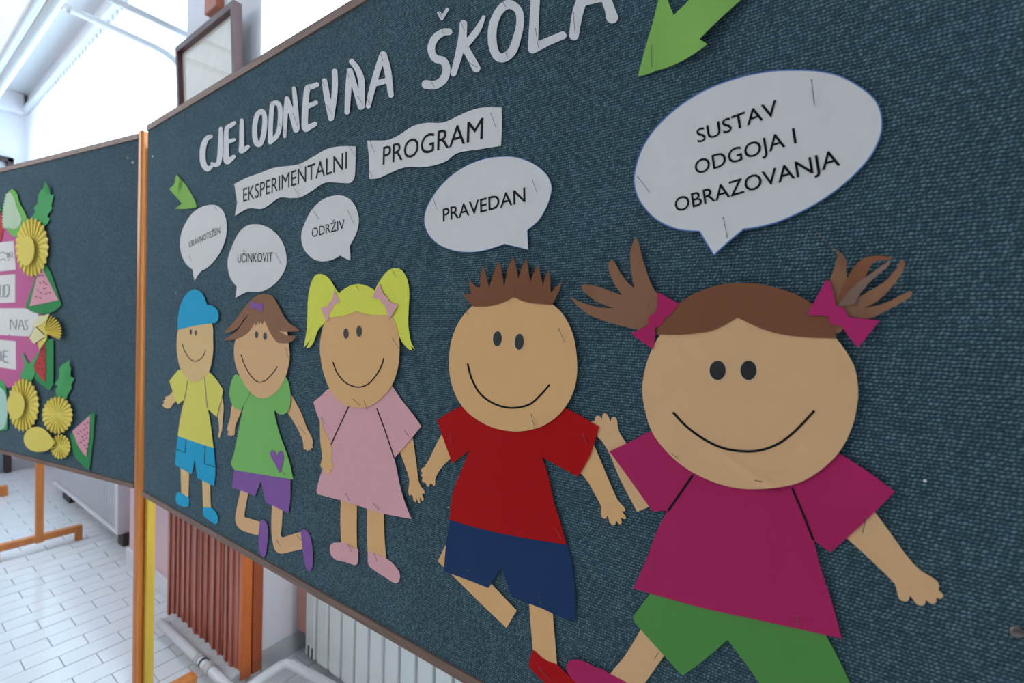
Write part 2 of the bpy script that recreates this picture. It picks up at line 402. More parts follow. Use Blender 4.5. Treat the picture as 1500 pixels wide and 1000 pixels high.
fbar('frame_bar', FY0+0.028, FY1-0.022, FZ1-0.026, FZ1, 0, 0.032, M_FRAME); fbar('frame_bar', FY0+0.028, FY1-0.022, FZ0, FZ0+0.026, 0, 0.032, M_FRAME)
fbar('picture', FY0+0.02, FY1-0.02, FZ0+0.02, FZ1-0.02, 0.004, 0.012, basic('cream_picture', (0.86, 0.82, 0.72), 0.6, 0, 18, 0.12))
fbar('glass', FY0+0.02, FY1-0.02, FZ0+0.02, FZ1-0.02, 0.014, 0.0155, M_GLASS)

# far radiator
rd = empty('radiator', (1.06, 4.4, 0)); tag(rd, 'long white convector radiator low on the far part of the window wall', 'radiator', 'radiators')
RY0, RY1 = 3.70, 5.32
box('casing', (0.985, RY0, 0.095), (1.15, RY1, 0.80), basic('shaded_grille_enamel', (0.40, 0.42, 0.42), 0.45), rd, 0.003)  # casing coloured darker to put shade into the gaps between the fins
box('side_panel', (0.968, RY0-0.004, 0.098), (1.152, RY0+0.045, 0.802), basic('lilac_white_enamel', (0.78, 0.76, 0.79), 0.45), rd, 0.005)
box('bottom_rail', (0.968, RY0-0.005, 0.078), (1.15, RY1, 0.098), M_WALL, rd, 0.003)
bmf = bmesh.new(); y = RY0+0.065
while y < RY1-0.03:
    box_bm(bmf, (0.970, y, 0.125), (0.987, y+0.013, 0.79)); y += 0.042
fo = bm_obj('fins', bmf, M_WALL, rd); fo['kind'] = 'stuff'
box('foot', (0.992, RY0-0.03, 0), (1.12, RY0+0.07, 0.078), M_BLACK, rd); box('foot', (0.985, RY1-0.42, 0), (1.10, RY1-0.22, 0.078), M_BLACK, rd)
tube('valve', [(1.05, RY0+0.002, 0.17), (1.05, RY0-0.035, 0.17)], 0.017, M_BLACK, rd)
# near radiator: upright sections
rn = empty('radiator', (1.12, 1.0, 0)); tag(rn, 'pale grey sectional radiator of upright columns beneath the large pinboard', 'radiator', 'radiators')
y = 1.765
bms = bmesh.new(); box_bm(bms, (1.092, -0.074, 0.05), (1.150, 0, 0.86), 0.009)
me = bpy.data.meshes.new('section'); bms.to_mesh(me); bms.free(); me.materials.append(M_RAD)
bmw = bmesh.new(); box_bm(bmw, (1.115, -0.0785, 0.15), (1.140, 0, 0.84))
for k in range(20):
    so = bpy.data.objects.new('section', me); link(so, rn); so.location = (-1.12, y-1.0, 0); y -= 0.084
box('header', (1.112, y+0.01, 0.16), (1.138, 1.755, 0.20), M_RAD, rn); box('header', (1.112, y+0.01, 0.80), (1.138, 1.755, 0.84), M_RAD, rn)
box('back_panel', (1.140, y+0.01, 0.14), (1.147, 1.755, 0.85), basic('grey_radiator_shadow_paint', (0.26, 0.29, 0.28), 0.6), rn)  # dark colour stands in for the shade between the sections
for yy_ in (1.735, 1.708): box('vent_slot', (1.089, yy_-0.003, 0.055), (1.0935, yy_+0.003, 0.10), M_BLACK, rn)
# pipe at the pillar foot
fpipe = empty('floor_pipe', (0.82, 2.0, 0)); tag(fpipe, 'dusty grey heating pipe along the floor at the foot of the slatted pillar', 'pipe')
tube('run', bend([(0.815, 2.50, 0.052), (0.822, 1.765, 0.052), (0.998, 1.745, 0.085), (1.020, 1.45, 0.10)], 0.040), 0.0175, M_PIPE, fpipe)
tube('collar', [(0.820, 2.10, 0.052), (0.820, 2.075, 0.052)], 0.0225, M_PIPED, fpipe)
tube('collar', [(0.820, 2.055, 0.052), (0.8205, 2.045, 0.052)], 0.020, M_BLACK, fpipe)
tube('collar', [(0.8205, 2.015, 0.052), (0.8205, 1.975, 0.052)], 0.0215, M_PIPED, fpipe)
# crumbling mortar plinth between the pipe and the slats
vs, fs = [], []
n = 30
for i in range(n+1):
    y = 1.87+0.66*i/n; e = 0.012*noise.noise(Vector((y*14, 0, 3)))
    vs += [(0.836+e, y, 0), (0.840+e, y, 0.045+e), (0.90, y, 0.062+e*0.5), (0.90, y, 0)]
for i in range(n):
    for j in range(3): fs.append((i*4+j, (i+1)*4+j, (i+1)*4+j+1, i*4+j+1))
fs += [(0, 1, 2, 3), (n*4+3, n*4+2, n*4+1, n*4)]
structure(mesh_obj('trim_2', vs, fs, basic('pale_mortar', (0.52, 0.52, 0.53), 0.9, 0, 40, 0.15, 0.002, 60)))

# ------------------------------------------------------------------ boards
class Board:
    def __init__(s, ang, D):
        s.n = np.array([math.cos(ang), -math.sin(ang), 0.0]); s.d = np.array([math.sin(ang), math.cos(ang), 0.0]); s.D = D; s.ang = ang
    def P(s, x, y, off=0.0):
        r = FWD*FPX + RGT*(x-750) + UPV*(500-y)
        return r*((s.D-off)/(s.n@r)) + EYE
    def uv(s, x, y, off=0.0):
        p = s.P(x, y, off)-EYE
        return (float(p@s.d), float(p[2]))
    def X(s, u, v, off, lift=0.0):
        """board coordinates -> world; lift pulls the paper off the cloth along the line of the pinned edge"""
        p = s.d*u + s.n*(s.D-off) + np.array([0, 0, v])
        if lift: p = p*((s.D-off-lift)/(s.D-off))
        return p + EYE
MB = Board(-0.01068615, 0.5537447); LB = Board(-0.19516659, 0.9001777)
def slab(name, B, u0, u1, v0, v1, o0, o1, mat, parent, uv=False):
    """box in board coordinates, o = distance in front of the cloth"""
    q = [B.d*u + B.n*(B.D-o) + np.array([0, 0, v]) + EYE for o in (o0, o1) for (u, v) in ((u0, v0), (u1, v0), (u1, v1), (u0, v1))]
    uvs = [(u, v) for o in (o0, o1) for (u, v) in ((u0, v0), (u1, v0), (u1, v1), (u0, v1))] if uv else None
    return mesh_obj(name, q, [(0, 1, 2, 3), (7, 6, 5, 4), (0, 4, 5, 1), (1, 5, 6, 2), (2, 6, 7, 3), (3, 7, 4, 0)], mat, parent, uvs=uvs)
def post(name, B, u, o, half, z0, z1, mat, parent, bev=0.004):
    c = B.d*u + B.n*(B.D-o)
    return box(name, (c[0]-half, c[1]-half, z0), (c[0]+half, c[1]+half, z1), mat, parent, bev, -B.ang, (c[0], c[1], 0))
V0, V1 = -0.558, 0.640
U0, U1 = -0.55, 1.785
bd = empty('pinboard', tuple(MB.d*0.8+MB.n*(MB.D+0.015)+np.array([0, 0, 0]))); tag(bd, 'large pinboard covered in blue-grey woven cloth, with the paper children pinned on it', 'pinboard')
slab('cloth_panel', MB, U0, U1, V0+0.006, V1-0.006, -0.022, 0.0, FABRIC, bd, uv=True)
slab('rail', MB, U0, U1+0.002, V1-0.016, V1, -0.024, 0.0035, M_TRIM, bd)
slab('rail', MB, U0, U1+0.002, V0, V0+0.016, -0.024, 0.0035, M_TRIM, bd)
slab('rail_edge', MB, U0, U1+0.002, V1, V1+0.0015, -0.024, 0.0037, M_DARK, bd)
for uu in (MB.uv(218.5, 850, -0.040)[0], U0+0.06):
    post('post', MB, uu, -0.040, 0.0125, 0.0, 2.05, M_POSTY, bd)
    c = MB.d*uu + MB.n*(MB.D+0.040)
    box('foot', (c[0]-0.26, c[1]-0.0125, 0.0), (c[0]+0.04, c[1]+0.0125, 0.045), M_POST, bd, 0.003)
lb = empty('pinboard', tuple(LB.d*2.6+LB.n*(LB.D+0.015))); tag(lb, 'second pinboard with paper fruit on a pink poster, turned away beyond the large one', 'pinboard')
LU0, LU1 = 1.757, 3.6
slab('cloth_panel', LB, LU0, LU1, V0+0.006, V1-0.004, -0.022, 0.0, FABRIC, lb, uv=True)
slab('rail', LB, LU0, LU1, V1-0.014, V1+0.002, -0.024, 0.0035, M_TRIM, lb)
slab('rail', LB, LU0, LU1, V0, V0+0.016, -0.024, 0.0035, M_TRIM, lb)
slab('rail_edge', LB, LU0, LU1, V1+0.002, V1+0.0035, -0.024, 0.0037, M_DARK, lb)
post('post', LB, LB.uv(203, 850, -0.004)[0], -0.004, 0.0122, 0.0, CH+0.650, M_POST, lb, 0.006)
post('post', LB, 3.62, -0.004, 0.0185, 0.0, CH+0.648, M_POST, lb, 0.006)
box('foot', (0.28, 1.888, 0.085), (0.735, 1.930, 0.13), M_POST, lb, 0.004)
box('foot_stub', (0.700, 1.890, 0.0), (0.733, 1.928, 0.088), M_POST, lb, 0.003)
# board farther back: post, foot and panel
sb = empty('pinboard', (0.672, 4.03, 0)); tag(sb, 'farther pinboard mostly hidden, only its orange post and foot showing below', 'pinboard')
box('post', (0.654, 4.012, 0.05), (0.690, 4.048, 2.0), M_POST, sb, 0.004)
box('foot', (0.472, 4.010, 0.058), (0.872, 4.050, 0.100), M_POST, sb, 0.004)
box('foot_stub', (0.838, 4.012, 0), (0.872, 4.048, 0.060), M_POST, sb, 0.003); box('foot_stub', (0.472, 4.012, 0), (0.506, 4.048, 0.060), M_POST, sb, 0.003)
box('cloth_panel', (0.650, 4.05, 0.95), (0.672, 5.25, 1.95), FABRIC, sb)
sc_ = empty('board_stand', (0.52, 5.55, 0)); tag(sc_, 'orange wooden stand foot at the left by the dark door frame', 'stand')
box('foot', (0.34, 5.50, 0.0), (0.735, 5.55, 0.085), M_POST, sc_, 0.004); box('post', (0.50, 5.508, 0.08), (0.536, 5.544, 1.0), M_POST, sc_, 0.004)

# ------------------------------------------------------------------ cut paper
def Z(ox, oy, s, pts):
    return [((ox+p[0]/s), (oy+p[1]/s)) + ((1,) if len(p) > 2 else ()) for p in pts]
def smooth_path(pts, closed=True, step=3.0):
    """Catmull-Rom through the points; a third value marks a sharp corner"""
    n = len(pts); out = []
    P = [np.array(p[:2], float) for p in pts]; C = [len(p) > 2 for p in pts]
    for i in range(n if closed else n-1):
        a, b = P[i], P[(i+1) % n]
        p0 = P[(i-1) % n] if (closed or i > 0) else a
        p3 = P[(i+2) % n] if (closed or i+2 < n) else b
        L = np.linalg.norm(b-a)
        t1 = (b-p0)/2 if not C[i] else (b-a); t2 = (p3-a)/2 if not C[(i+1) % n] else (b-a)
        def cl(t):
            l = np.linalg.norm(t); return t*(L/l) if l > L else t
        t1, t2 = cl(t1), cl(t2)
        k = 1 if (C[i] and C[(i+1) % n]) else max(2, int(L/step))
        k = min(k, 12)
        for j in range(k):
            t = j/k
            h = (2*t**3-3*t**2+1)*a + (t**3-2*t**2+t)*t1 + (-2*t**3+3*t**2)*b + (t**3-t**2)*t2
            out.append((float(h[0]), float(h[1])))
    if not closed: out.append(tuple(map(float, P[-1])))
    return out
def field(B, curls=(), ridges=(), amp=0.0012):
    cu = []
    for (x, y, r, h) in curls:
        u, v = B.uv(x, y); cu.append((u, v, r, h))
    rd_ = []
    for (x0, y0, x1, y1, wd, h) in ridges:
        rd_.append((B.uv(x0, y0), B.uv(x1, y1), wd, h))
    def f(u, v):
        l = amp*(0.6+0.9*noise.noise(Vector((u*11, v*11, 1.7)))+0.25*noise.noise(Vector((u*31, v*31, 5))))
        for (a, b, r, h) in cu:
            l += h*math.exp(-((u-a)**2+(v-b)**2)/(r*r))
        for (p, q, wd, h) in rd_:
            dx, dy = q[0]-p[0], q[1]-p[1]; L2 = dx*dx+dy*dy
            t = max(0, min(1, ((u-p[0])*dx+(v-p[1])*dy)/L2))
            d2 = (u-p[0]-t*dx)**2+(v-p[1]-t*dy)**2
            l += h*t*math.exp(-d2/(wd*wd))
        return max(0.0, l)
    return f
FLAT = lambda u, v: 0.0
TH = 0.00035
def cut_from_tris(name, B, P2, tris, off, f, mat, parent, th=TH):
    nv = len(P2); vs = [B.X(u, v, off, f(u, v)) for (u, v) in P2]
    vs += [B.X(u, v, off, f(u, v)) + B.n*th for (u, v) in P2]
    ed = {}
    fs = []
    for t in tris:
        area2 = sum(P2[t[i]][0]*P2[t[(i+1) % len(t)]][1]-P2[t[(i+1) % len(t)]][0]*P2[t[i]][1] for i in range(len(t)))
        t = tuple(t) if area2 > 0 else tuple(reversed(t))
        fs.append(tuple(reversed(t))); fs.append(tuple(i+nv for i in t))
        for i in range(len(t)):
            e = (t[i], t[(i+1) % len(t)])
            if (e[1], e[0]) in ed: del ed[(e[1], e[0])]
            else: ed[e] = 1
    for (a, b) in ed: fs.append((a, b, b+nv, a+nv))
    return mesh_obj(name, vs, fs, mat, parent)
def cut(name, B, pts, layer, f, mat, parent, grid=0.009, step=3.0, th=TH, raw=False):
    """one sheet of cut paper: outline in photo pixels carried onto the board plane"""
    off = 0.0017+0.0007*layer
    ol = [B.uv(x, y, off) for (x, y) in (pts if raw else smooth_path(pts, True, step))]
    # drop repeated points
    o2 = [ol[0]]
    for p in ol[1:]:
        if (p[0]-o2[-1][0])**2+(p[1]-o2[-1][1])**2 > 1e-9: o2.append(p)
    ol = o2; n = len(ol)
    us = [p[0] for p in ol]; vsx = [p[1] for p in ol]
    inn = []
    if grid:
        A = np.array(ol); u = min(us)+grid/2; row = 0
        while u < max(us):
            v = min(vsx)+grid/2*(1+(row % 2))
            while v < max(vsx):
                # inside test + clearance
                c = False
                for i in range(n):
                    x1, y1 = ol[i]; x2, y2 = ol[(i+1) % n]
                    if (y1 > v) != (y2 > v) and u < (x2-x1)*(v-y1)/(y2-y1)+x1: c = not c
                if c and np.min((A[:, 0]-u)**2+(A[:, 1]-v)**2) > (grid*0.4)**2: inn.append((u, v))
                v += grid
            u += grid*0.87; row += 1
    pv = [Vector(p) for p in ol+inn]
    r = delaunay_2d_cdt(pv, [], [list(range(n))], 1, 1e-7)
    P2 = [(v.x, v.y) for v in r[0]]
    return cut_from_tris(name, B, P2, [tuple(t) for t in r[2]], off, f, mat, parent, th)
def line(name, B, pts, wpx, layer, f, mat, parent, closed=False, over=0.0004, step=2.5):
    """a drawn stroke on the paper: a thin ribbon following the sheet"""
    off = 0.0017+0.0007*layer+over
    wpx = wpx*1.2
    P = smooth_path(pts, closed, step); n = len(P); q = [np.array(p) for p in P]
    vs = []; fs = []
    for i in range(n):
        a = q[(i-1) % n] if (closed or i) else q[0]; b = q[(i+1) % n] if (closed or i < n-1) else q[-1]
        t = (b-a)/max(1e-9, np.linalg.norm(b-a)); nn = np.array([-t[1], t[0]])*wpx/2
        for sgn in (1, -1):
            p = q[i]+nn*sgn; u, v = B.uv(p[0], p[1], off); vs.append(B.X(u, v, off, f(u, v)))
    for i in range(n if closed else n-1):
        j = (i+1) % n; fs.append((2*i, 2*i+1, 2*j+1, 2*j))
    if not closed:
        for e, s in ((0, -1), (n-1, 1)):       # round ends
            a = q[e]; b = q[1] if e == 0 else q[-2]; t = (a-b)/np.linalg.norm(a-b); nn = np.array([-t[1], t[0]])
            ids = [2*e, 2*e+1]; st = len(vs)
            for k in range(1, 6):
                an = math.pi*k/6; p = a+(nn*math.cos(an)+t*math.sin(an))*wpx/2
                u, v = B.uv(p[0], p[1], off); vs.append(B.X(u, v, off, f(u, v)))
            arc = list(range(st, st+5))
            fs.append(tuple([2*e]+arc+[2*e+1]) if e else tuple([2*e+1]+arc+[2*e]))
    return mesh_obj(name, vs, fs, mat, parent)
def ell(cx, cy, rx, ry, n=22, tilt=0.0):
    o = []
    for k in range(n):
        a = 2*math.pi*k/n; x, y = rx*math.cos(a), ry*math.sin(a)
        o.append((cx+x*math.cos(tilt)-y*math.sin(tilt), cy+x*math.sin(tilt)+y*math.cos(tilt)))
    return o
def strokes(name, B, groups, cell, layer, f, mat, parent):
    """rounded brush-shaped cut letter: union of fat strokes, traced with marching squares (pixels)"""
    off = 0.0017+0.0007*layer
    pts = [p for g in groups for p in g]
    mr = max(p[2] for p in pts)+cell*2
    x0, x1 = min(p[0] for p in pts)-mr, max(p[0] for p in pts)+mr; y0, y1 = min(p[1] for p in pts)-mr, max(p[1] for p in pts)+mr
    nx, ny = int((x1-x0)/cell)+2, int((y1-y0)/cell)+2
    gx, gy = np.meshgrid(x0+cell*np.arange(nx), y0+cell*np.arange(ny), indexing='ij')
    S = np.full(gx.shape, 1e9)
    for g in groups:
        g = smooth_r(g)
        for a, b in zip(g[:-1], g[1:]):
            dx, dy = b[0]-a[0], b[1]-a[1]; L2 = dx*dx+dy*dy+1e-9
            t = np.clip(((gx-a[0])*dx+(gy-a[1])*dy)/L2, 0, 1)
            S = np.minimum(S, np.hypot(gx-a[0]-t*dx, gy-a[1]-t*dy)-(a[2]+(b[2]-a[2])*t))
    verts = []; idx = {}; polys = []
    def vert(key, x, y):
        if key not in idx: idx[key] = len(verts); verts.append(B.uv(x, y, off))
        return idx[key]
    for i in range(nx-1):
        for j in range(ny-1):
            cs = [(i, j), (i+1, j), (i+1, j+1), (i, j+1)]; val = [S[c] for c in cs]
            if min(val) > 0: continue
            poly = []
            for k in range(4):
                c, d = cs[k], cs[(k+1) % 4]
                if val[k] <= 0: poly.append(vert(c, gx[c], gy[c]))
                if (val[k] <= 0) != (val[(k+1) % 4] <= 0):
                    t = val[k]/(val[k]-val[(k+1) % 4]); key = (min(c, d), max(c, d))
                    poly.append(vert(key, gx[c]+(gx[d]-gx[c])*t, gy[c]+(gy[d]-gy[c])*t))
            poly2 = []
            for q in poly:
                if not poly2 or poly2[-1] != q: poly2.append(q)
            if len(poly2) > 2: polys.append(tuple(poly2))
    return cut_from_tris(name, B, verts, polys, off, f, mat, parent)
def smooth_r(g):
    if len(g) < 3: return g
    P = [np.array(p, float) for p in g]; out = []
    closed = np.linalg.norm(P[0][:2]-P[-1][:2]) < 1e-6
    n = len(P)
    for i in range(n-1):
        a, b = P[i], P[i+1]; p0 = P[i-1] if i else (P[-2] if closed else a); p3 = P[i+2] if i+2 < n else (P[1] if closed else b)
        for k in range(4):
            t = k/4; t1, t2 = (b-p0)/2, (p3-a)/2
            out.append(tuple((2*t**3-3*t**2+1)*a+(t**3-2*t**2+t)*t1+(-2*t**3+3*t**2)*b+(t**3-t**2)*t2))
    out.append(tuple(P[-1])); return out
def pin(B, a, b, label, layer=4, r=0.00038, head=0.00085, group=None, f=FLAT):
    """dressmaker's pin: head raised off the paper, point going in"""
    off = 0.0017+0.0007*layer
    ua, ub = B.uv(a[0], a[1], off), B.uv(b[0], b[1], off)
    la, lb_ = f(*ua), f(*ub)
    pa = B.X(ua[0], ua[1], off+0.0021, la); pb = B.X(ub[0], ub[1], off+0.0003, lb_)
    pa, pb = Vector(pa), Vector(pb); dr_ = (pb-pa).normalized()
    root = empty('pin', tuple(pa)); tag(root, label, 'pin', group)
    tube('shaft', [pa, pb, pb+dr_*0.0015+Vector(B.n)*0.001], r, M_STEEL, root, seg=8)
    bm = bmesh.new(); bmesh.ops.create_uvsphere(bm, u_segments=10, v_segments=6, radius=head)
    for v in bm.verts: v.co = v.co + pa
    bm_obj('pin_head', bm, M_STEEL, root, smooth=True)
    return root
def text(name, B, s, bl, br, tl, layer, f, mat, parent, over=0.0005, bold=0.0):
    """printed words, placed on the board plane by the two ends of their baseline and the height of a capital"""
    cu = bpy.data.curves.new('text', 'FONT'); cu.body = s; cu.resolution_u = 3; cu.offset = bold
    to = bpy.data.objects.new('text', cu); scene.collection.objects.link(to)
    dg = bpy.context.evaluated_depsgraph_get(); me = to.evaluated_get(dg).to_mesh()
    co = np.array([v.co[:2] for v in me.vertices]); fs = [tuple(p.vertices) for p in me.polygons]
    to.to_mesh_clear(); bpy.data.objects.remove(to)
    x0, x1 = co[:, 0].min(), co[:, 0].max(); cap = 0.729
    off = 0.0017+0.0007*layer+over
    a = np.array(B.uv(*bl, off)); b = np.array(B.uv(*br, off)); c = np.array(B.uv(*tl, off))
    ex = b-a; e = ex/np.linalg.norm(ex); nrm = np.array([-e[1], e[0]])
    if nrm[1] < 0: nrm = -nrm
    hgt = (c-a)@nrm
    vs = []
    for (x, y) in co:
        p = a+ex*(x-x0)/(x1-x0)+nrm*hgt*y/cap
        vs.append(B.X(p[0], p[1], off, f(p[0], p[1])))
    return mesh_obj(name, vs, fs, mat, parent)

# ------------------------------------------------------------------ papers
P_WHITE = paper('white_paper', (0.823, 0.806, 0.779)); P_LET = paper('letter_paper', (0.820, 0.811, 0.805))
P_SKIN = paper('tan_paper', (0.900, 0.520, 0.228)); P_SKIN2 = paper('beige_paper', (0.860, 0.520, 0.262)); P_SKIN3 = paper('warm_beige_paper', (0.860, 0.585, 0.272))
P_BROWN = paper('brown_paper', (0.257, 0.102, 0.049)); P_BROWN2 = paper('light_brown_paper', (0.33, 0.160, 0.088))
P_RED = paper('red_paper', (0.505, 0.005, 0.006)); P_NAVY = paper('navy_paper', (0.016, 0.049, 0.139)); P_MAG = paper('magenta_paper', (0.509, 0.024, 0.126))
P_GRN = paper('green_paper', (0.109, 0.330, 0.076)); P_GRN2 = paper('leaf_green_paper', (0.247, 0.589, 0.154)); P_ARR = paper('bright_green_paper', (0.282, 0.553, 0.118))
P_LIME = paper('yellow_green_paper', (0.842, 0.763, 0.155)); P_HAIRY = paper('lime_yellow_paper', (0.860, 0.860, 0.114)); P_BLUE = paper('sky_blue_paper', (0.024, 0.422, 0.681))
P_PURP = paper('purple_paper', (0.286, 0.126, 0.407)); P_PINK = paper('pink_paper', (0.860, 0.453, 0.469)); P_EYE = basic('charcoal_print', (0.02, 0.02, 0.022), 0.5)
P_PALE = paper('eye_edge_paper', (0.84, 0.68, 0.48))
def kid(name, label, cx, cy):
    o = empty(name, tuple(MB.P(cx, cy, 0))); tag(o, label, 'paper figure', 'paper children pinned hand in hand on the board'); return o
def bubble(label, cx, cy):
    o = empty('speech_bubble', tuple(MB.P(cx, cy, 0))); tag(o, label, 'speech bubble', 'white paper speech bubbles'); return o

# --- boy in the blue cap
a = lambda p: Z(220, 400, 5, p); b = lambda p: Z(220, 580, 5, p)
f = field(MB, amp=0.0010)
k = kid('paper_boy', 'small paper boy with sky blue cap, yellow-green shirt and blue shorts', 290, 600)
for pts in ([(175, 862), (140, 895), (118, 903), (106, 912), (114, 922), (94, 936), (104, 946), (90, 962), (98, 978), (122, 991), (148, 986), (165, 960), (192, 935), (230, 900)],):
    cut('arm', MB, a(pts), 0, f, P_SKIN3, k)
cut('arm', MB, b([(490, 60), (522, 5), (538, 80), (532, 160), (526, 250), (515, 280), (508, 306), (497, 290), (505, 255), (500, 180), (488, 130)]), 0, f, P_SKIN3, k)
cut('leg', MB, b([(223, 500, 1), (225, 620), (228, 715, 1), (278, 745, 1), (283, 640), (285, 540, 1)]), 0, f, P_SKIN3, k)
cut('leg', MB, b([(380, 580, 1), (384, 720), (388, 825, 1), (445, 825, 1), (441, 740), (438, 600, 1)]), 0, f, P_SKIN3, k)
cut('shoe', MB, b([(190, 722), (205, 703), (238, 716), (262, 735), (282, 742), (284, 790), (270, 813), (230, 805), (195, 785), (186, 752)]), 1, f, P_BLUE, k)
cut('shoe', MB, b([(388, 815, 1), (440, 816), (480, 850), (497, 900), (490, 932), (470, 935), (430, 908), (395, 880), (386, 840)]), 1, f, P_BLUE, k)
cut('shorts', MB, b([(203, 285, 1), (190, 400), (182, 502, 1), (240, 536), (303, 570, 1), (315, 520), (326, 460, 1), (345, 600, 1), (400, 628), (467, 656, 1), (478, 560), (472, 460), (465, 370, 1), (330, 320)]), 1, f, P_BLUE, k)
line('pocket_line', MB, b([(263, 325, 1), (255, 415, 1), (193, 389, 1)]), 0.9, 1, f, M_INK, k); line('pocket_line', MB, b([(402, 370, 1), (398, 495, 1), (470, 518, 1)]), 0.9, 1, f, M_INK, k)
sh = cut('shirt', MB, a([(220, 705), (175, 745), (140, 790, 1), (160, 850), (185, 930), (205, 962, 1)]) + b([(245, 32), (230, 110), (212, 210), (202, 292, 1), (330, 336), (463, 380, 1), (450, 270), (437, 170), (422, 95, 1), (487, 153, 1), (508, 60)]) + a([(522, 920), (534, 856, 1), (500, 800), (455, 745), (420, 722), (320, 760)]), 2, f, P_LIME, k)
line('seam_line', MB, a([(276, 785), (257, 890), (240, 960)]), 0.8, 2, f, M_INKG, k); line('seam_line', MB, a([(398, 760), (408, 880), (418, 985)]), 0.8, 2, f, M_INKG, k)
hd = cut('head', MB, a([(203, 420), (195, 490), (195, 565), (215, 680), (262, 762), (320, 801), (370, 780), (430, 720), (458, 600), (460, 480), (445, 360), (330, 320), (230, 360)]), 3, f, P_SKIN3, k)
cut('eye', MB, a(ell(297, 430, 8, 20)), 4, f, P_EYE, hd, 0, th=1e-4); cut('eye', MB, a(ell(333, 436, 8, 20)), 4, f, P_EYE, hd, 0, th=1e-4)
line('smile', MB, a([(237, 522), (255, 575), (290, 625), (330, 645), (370, 627), (395, 592), (405, 562)]), 1.0, 3, f, M_INK, hd)
cut('cap', MB, a([(203, 415, 1), (203, 330), (216, 255), (245, 180), (288, 131), (330, 118), (372, 140), (398, 180), (414, 232, 1), (450, 236), (485, 262), (500, 300), (497, 340), (478, 362), (440, 368), (330, 384)]), 4, f, P_BLUE, k)

# --- girl in green
a = lambda p: Z(310, 410, 5, p); b = lambda p: Z(310, 580, 3.7059, p)
f = field(MB, [(430, 485, 0.02, 0.004)], amp=0.0010)
k = kid('paper_girl', 'paper girl with bobbed brown hair, green top with purple heart and purple shorts', 380, 620)
cut('arm', MB, b([(115, 40), (100, 120), (88, 160), (84, 185), (92, 192), (87, 204), (92, 216), (100, 210), (104, 221), (112, 212), (122, 213), (126, 196), (126, 175), (140, 130), (158, 90), (165, 40)]), 0, f, P_SKIN2, k)
cut('arm', MB, b([(435, -5, 1), (462, 45), (490, 100), (520, 180), (543, 222), (550, 250), (545, 264), (550, 283), (540, 281), (538, 298), (528, 289), (519, 300), (512, 288), (501, 292), (497, 262), (493, 235), (468, 180), (440, 130), (400, 60)]), 0, f, P_SKIN2, k)
cut('leg', MB, b([(160, 500, 1), (142, 580), (128, 660), (137, 702), (170, 731), (252, 756, 1), (268, 684, 1), (200, 662), (178, 655), (186, 590), (202, 510, 1)]), 0, f, P_SKIN2, k)
cut('leg', MB, b([(330, 570, 1), (325, 650), (325, 740), (335, 810), (350, 843), (380, 855), (440, 842), (495, 830, 1), (487, 735, 1), (420, 755), (378, 763), (381, 700), (386, 600, 1)]), 0, f, P_SKIN2, k)
cut('shoe', MB, b([(263, 683), (274, 670), (298, 688), (307, 740), (300, 810), (292, 860), (280, 875), (265, 860), (254, 800), (257, 735)]), 1, f, P_PURP, k)
cut('shoe', MB, b([(485, 738), (495, 722), (520, 732), (540, 780), (549, 860), (546, 930), (530, 950), (511, 930), (495, 850), (490, 790)]), 1, f, P_PURP, k)
cut('shorts', MB, b([(124, 390, 1), (116, 450), (110, 495, 1), (170, 516), (235, 543, 1), (268, 460, 1), (292, 575, 1), (350, 603), (417, 636, 1), (427, 560), (428, 445, 1), (260, 400)]), 1, f, P_PURP, k)
cut('sleeve', MB, a([(185, 690), (145, 740), (130, 830), (145, 900), (175, 940), (215, 953, 1), (280, 800)]), 3, f, P_GRN2, k)
cut('sleeve', MB, a([(530, 708), (565, 760), (578, 850), (571, 930), (550, 970), (515, 985), (480, 975), (455, 945, 1), (420, 800)]), 3, f, P_GRN2, k)
sh = cut('top', MB, b([(180, -10), (173, 50), (157, 130), (140, 220), (121, 310), (105, 360), (110, 381), (126, 401, 1), (250, 422), (350, 438), (443, 452, 1), (425, 370), (400, 290), (370, 210), (351, 140), (338, 75), (325, 0), (300, -40), (220, -40)]), 2, f, P_GRN2, k)
cut('heart', MB, b([(370, 420, 1), (345, 372), (322, 330), (317, 305), (330, 294), (345, 302), (355, 327, 1), (363, 303), (380, 297), (392, 320), (390, 352), (380, 392)]), 3, f, P_PURP, sh)
hd = cut('head', MB, a([(175, 440), (163, 530), (175, 620), (205, 700), (258, 790), (310, 845), (365, 867), (420, 855), (480, 810), (532, 728), (560, 640), (572, 560), (565, 480), (545, 370), (400, 250), (260, 300)]), 4, f, P_SKIN2, k)
cut('eye', MB, a(ell(328, 400, 12, 26)), 5, f, P_EYE, hd, 0, th=1e-4); cut('eye', MB, a(ell(390, 411, 13, 28)), 5, f, P_EYE, hd, 0, th=1e-4)
line('smile', MB, a([(217, 550), (240, 620), (280, 690), (320, 735), (350, 748), (390, 737), (430, 702), (460, 665), (480, 635)]), 1.1, 4, f, M_INK, hd)
hr = cut('hair', MB, a([(330, 115), (370, 105), (420, 108), (450, 125), (490, 190), (530, 268), (570, 318), (610, 341), (636, 360), (638, 376, 1), (590, 377), (530, 378), (485, 370, 1), (520, 390), (555, 408), (590, 405), (616, 412, 1), (600, 440), (560, 460), (520, 463), (480, 455), (450, 420), (420, 370), (388, 295, 1), (368, 325, 1), (360, 300, 1), (345, 328, 1), (340, 302, 1), (322, 335, 1), (315, 312, 1), (295, 345), (260, 390), (200, 425), (140, 440), (80, 440, 1), (140, 405), (190, 365), (235, 302), (275, 250, 1), (236, 285), (200, 340), (150, 376), (88, 388, 1), (160, 310), (230, 215), (280, 155)]), 5, f, P_BROWN2, k)
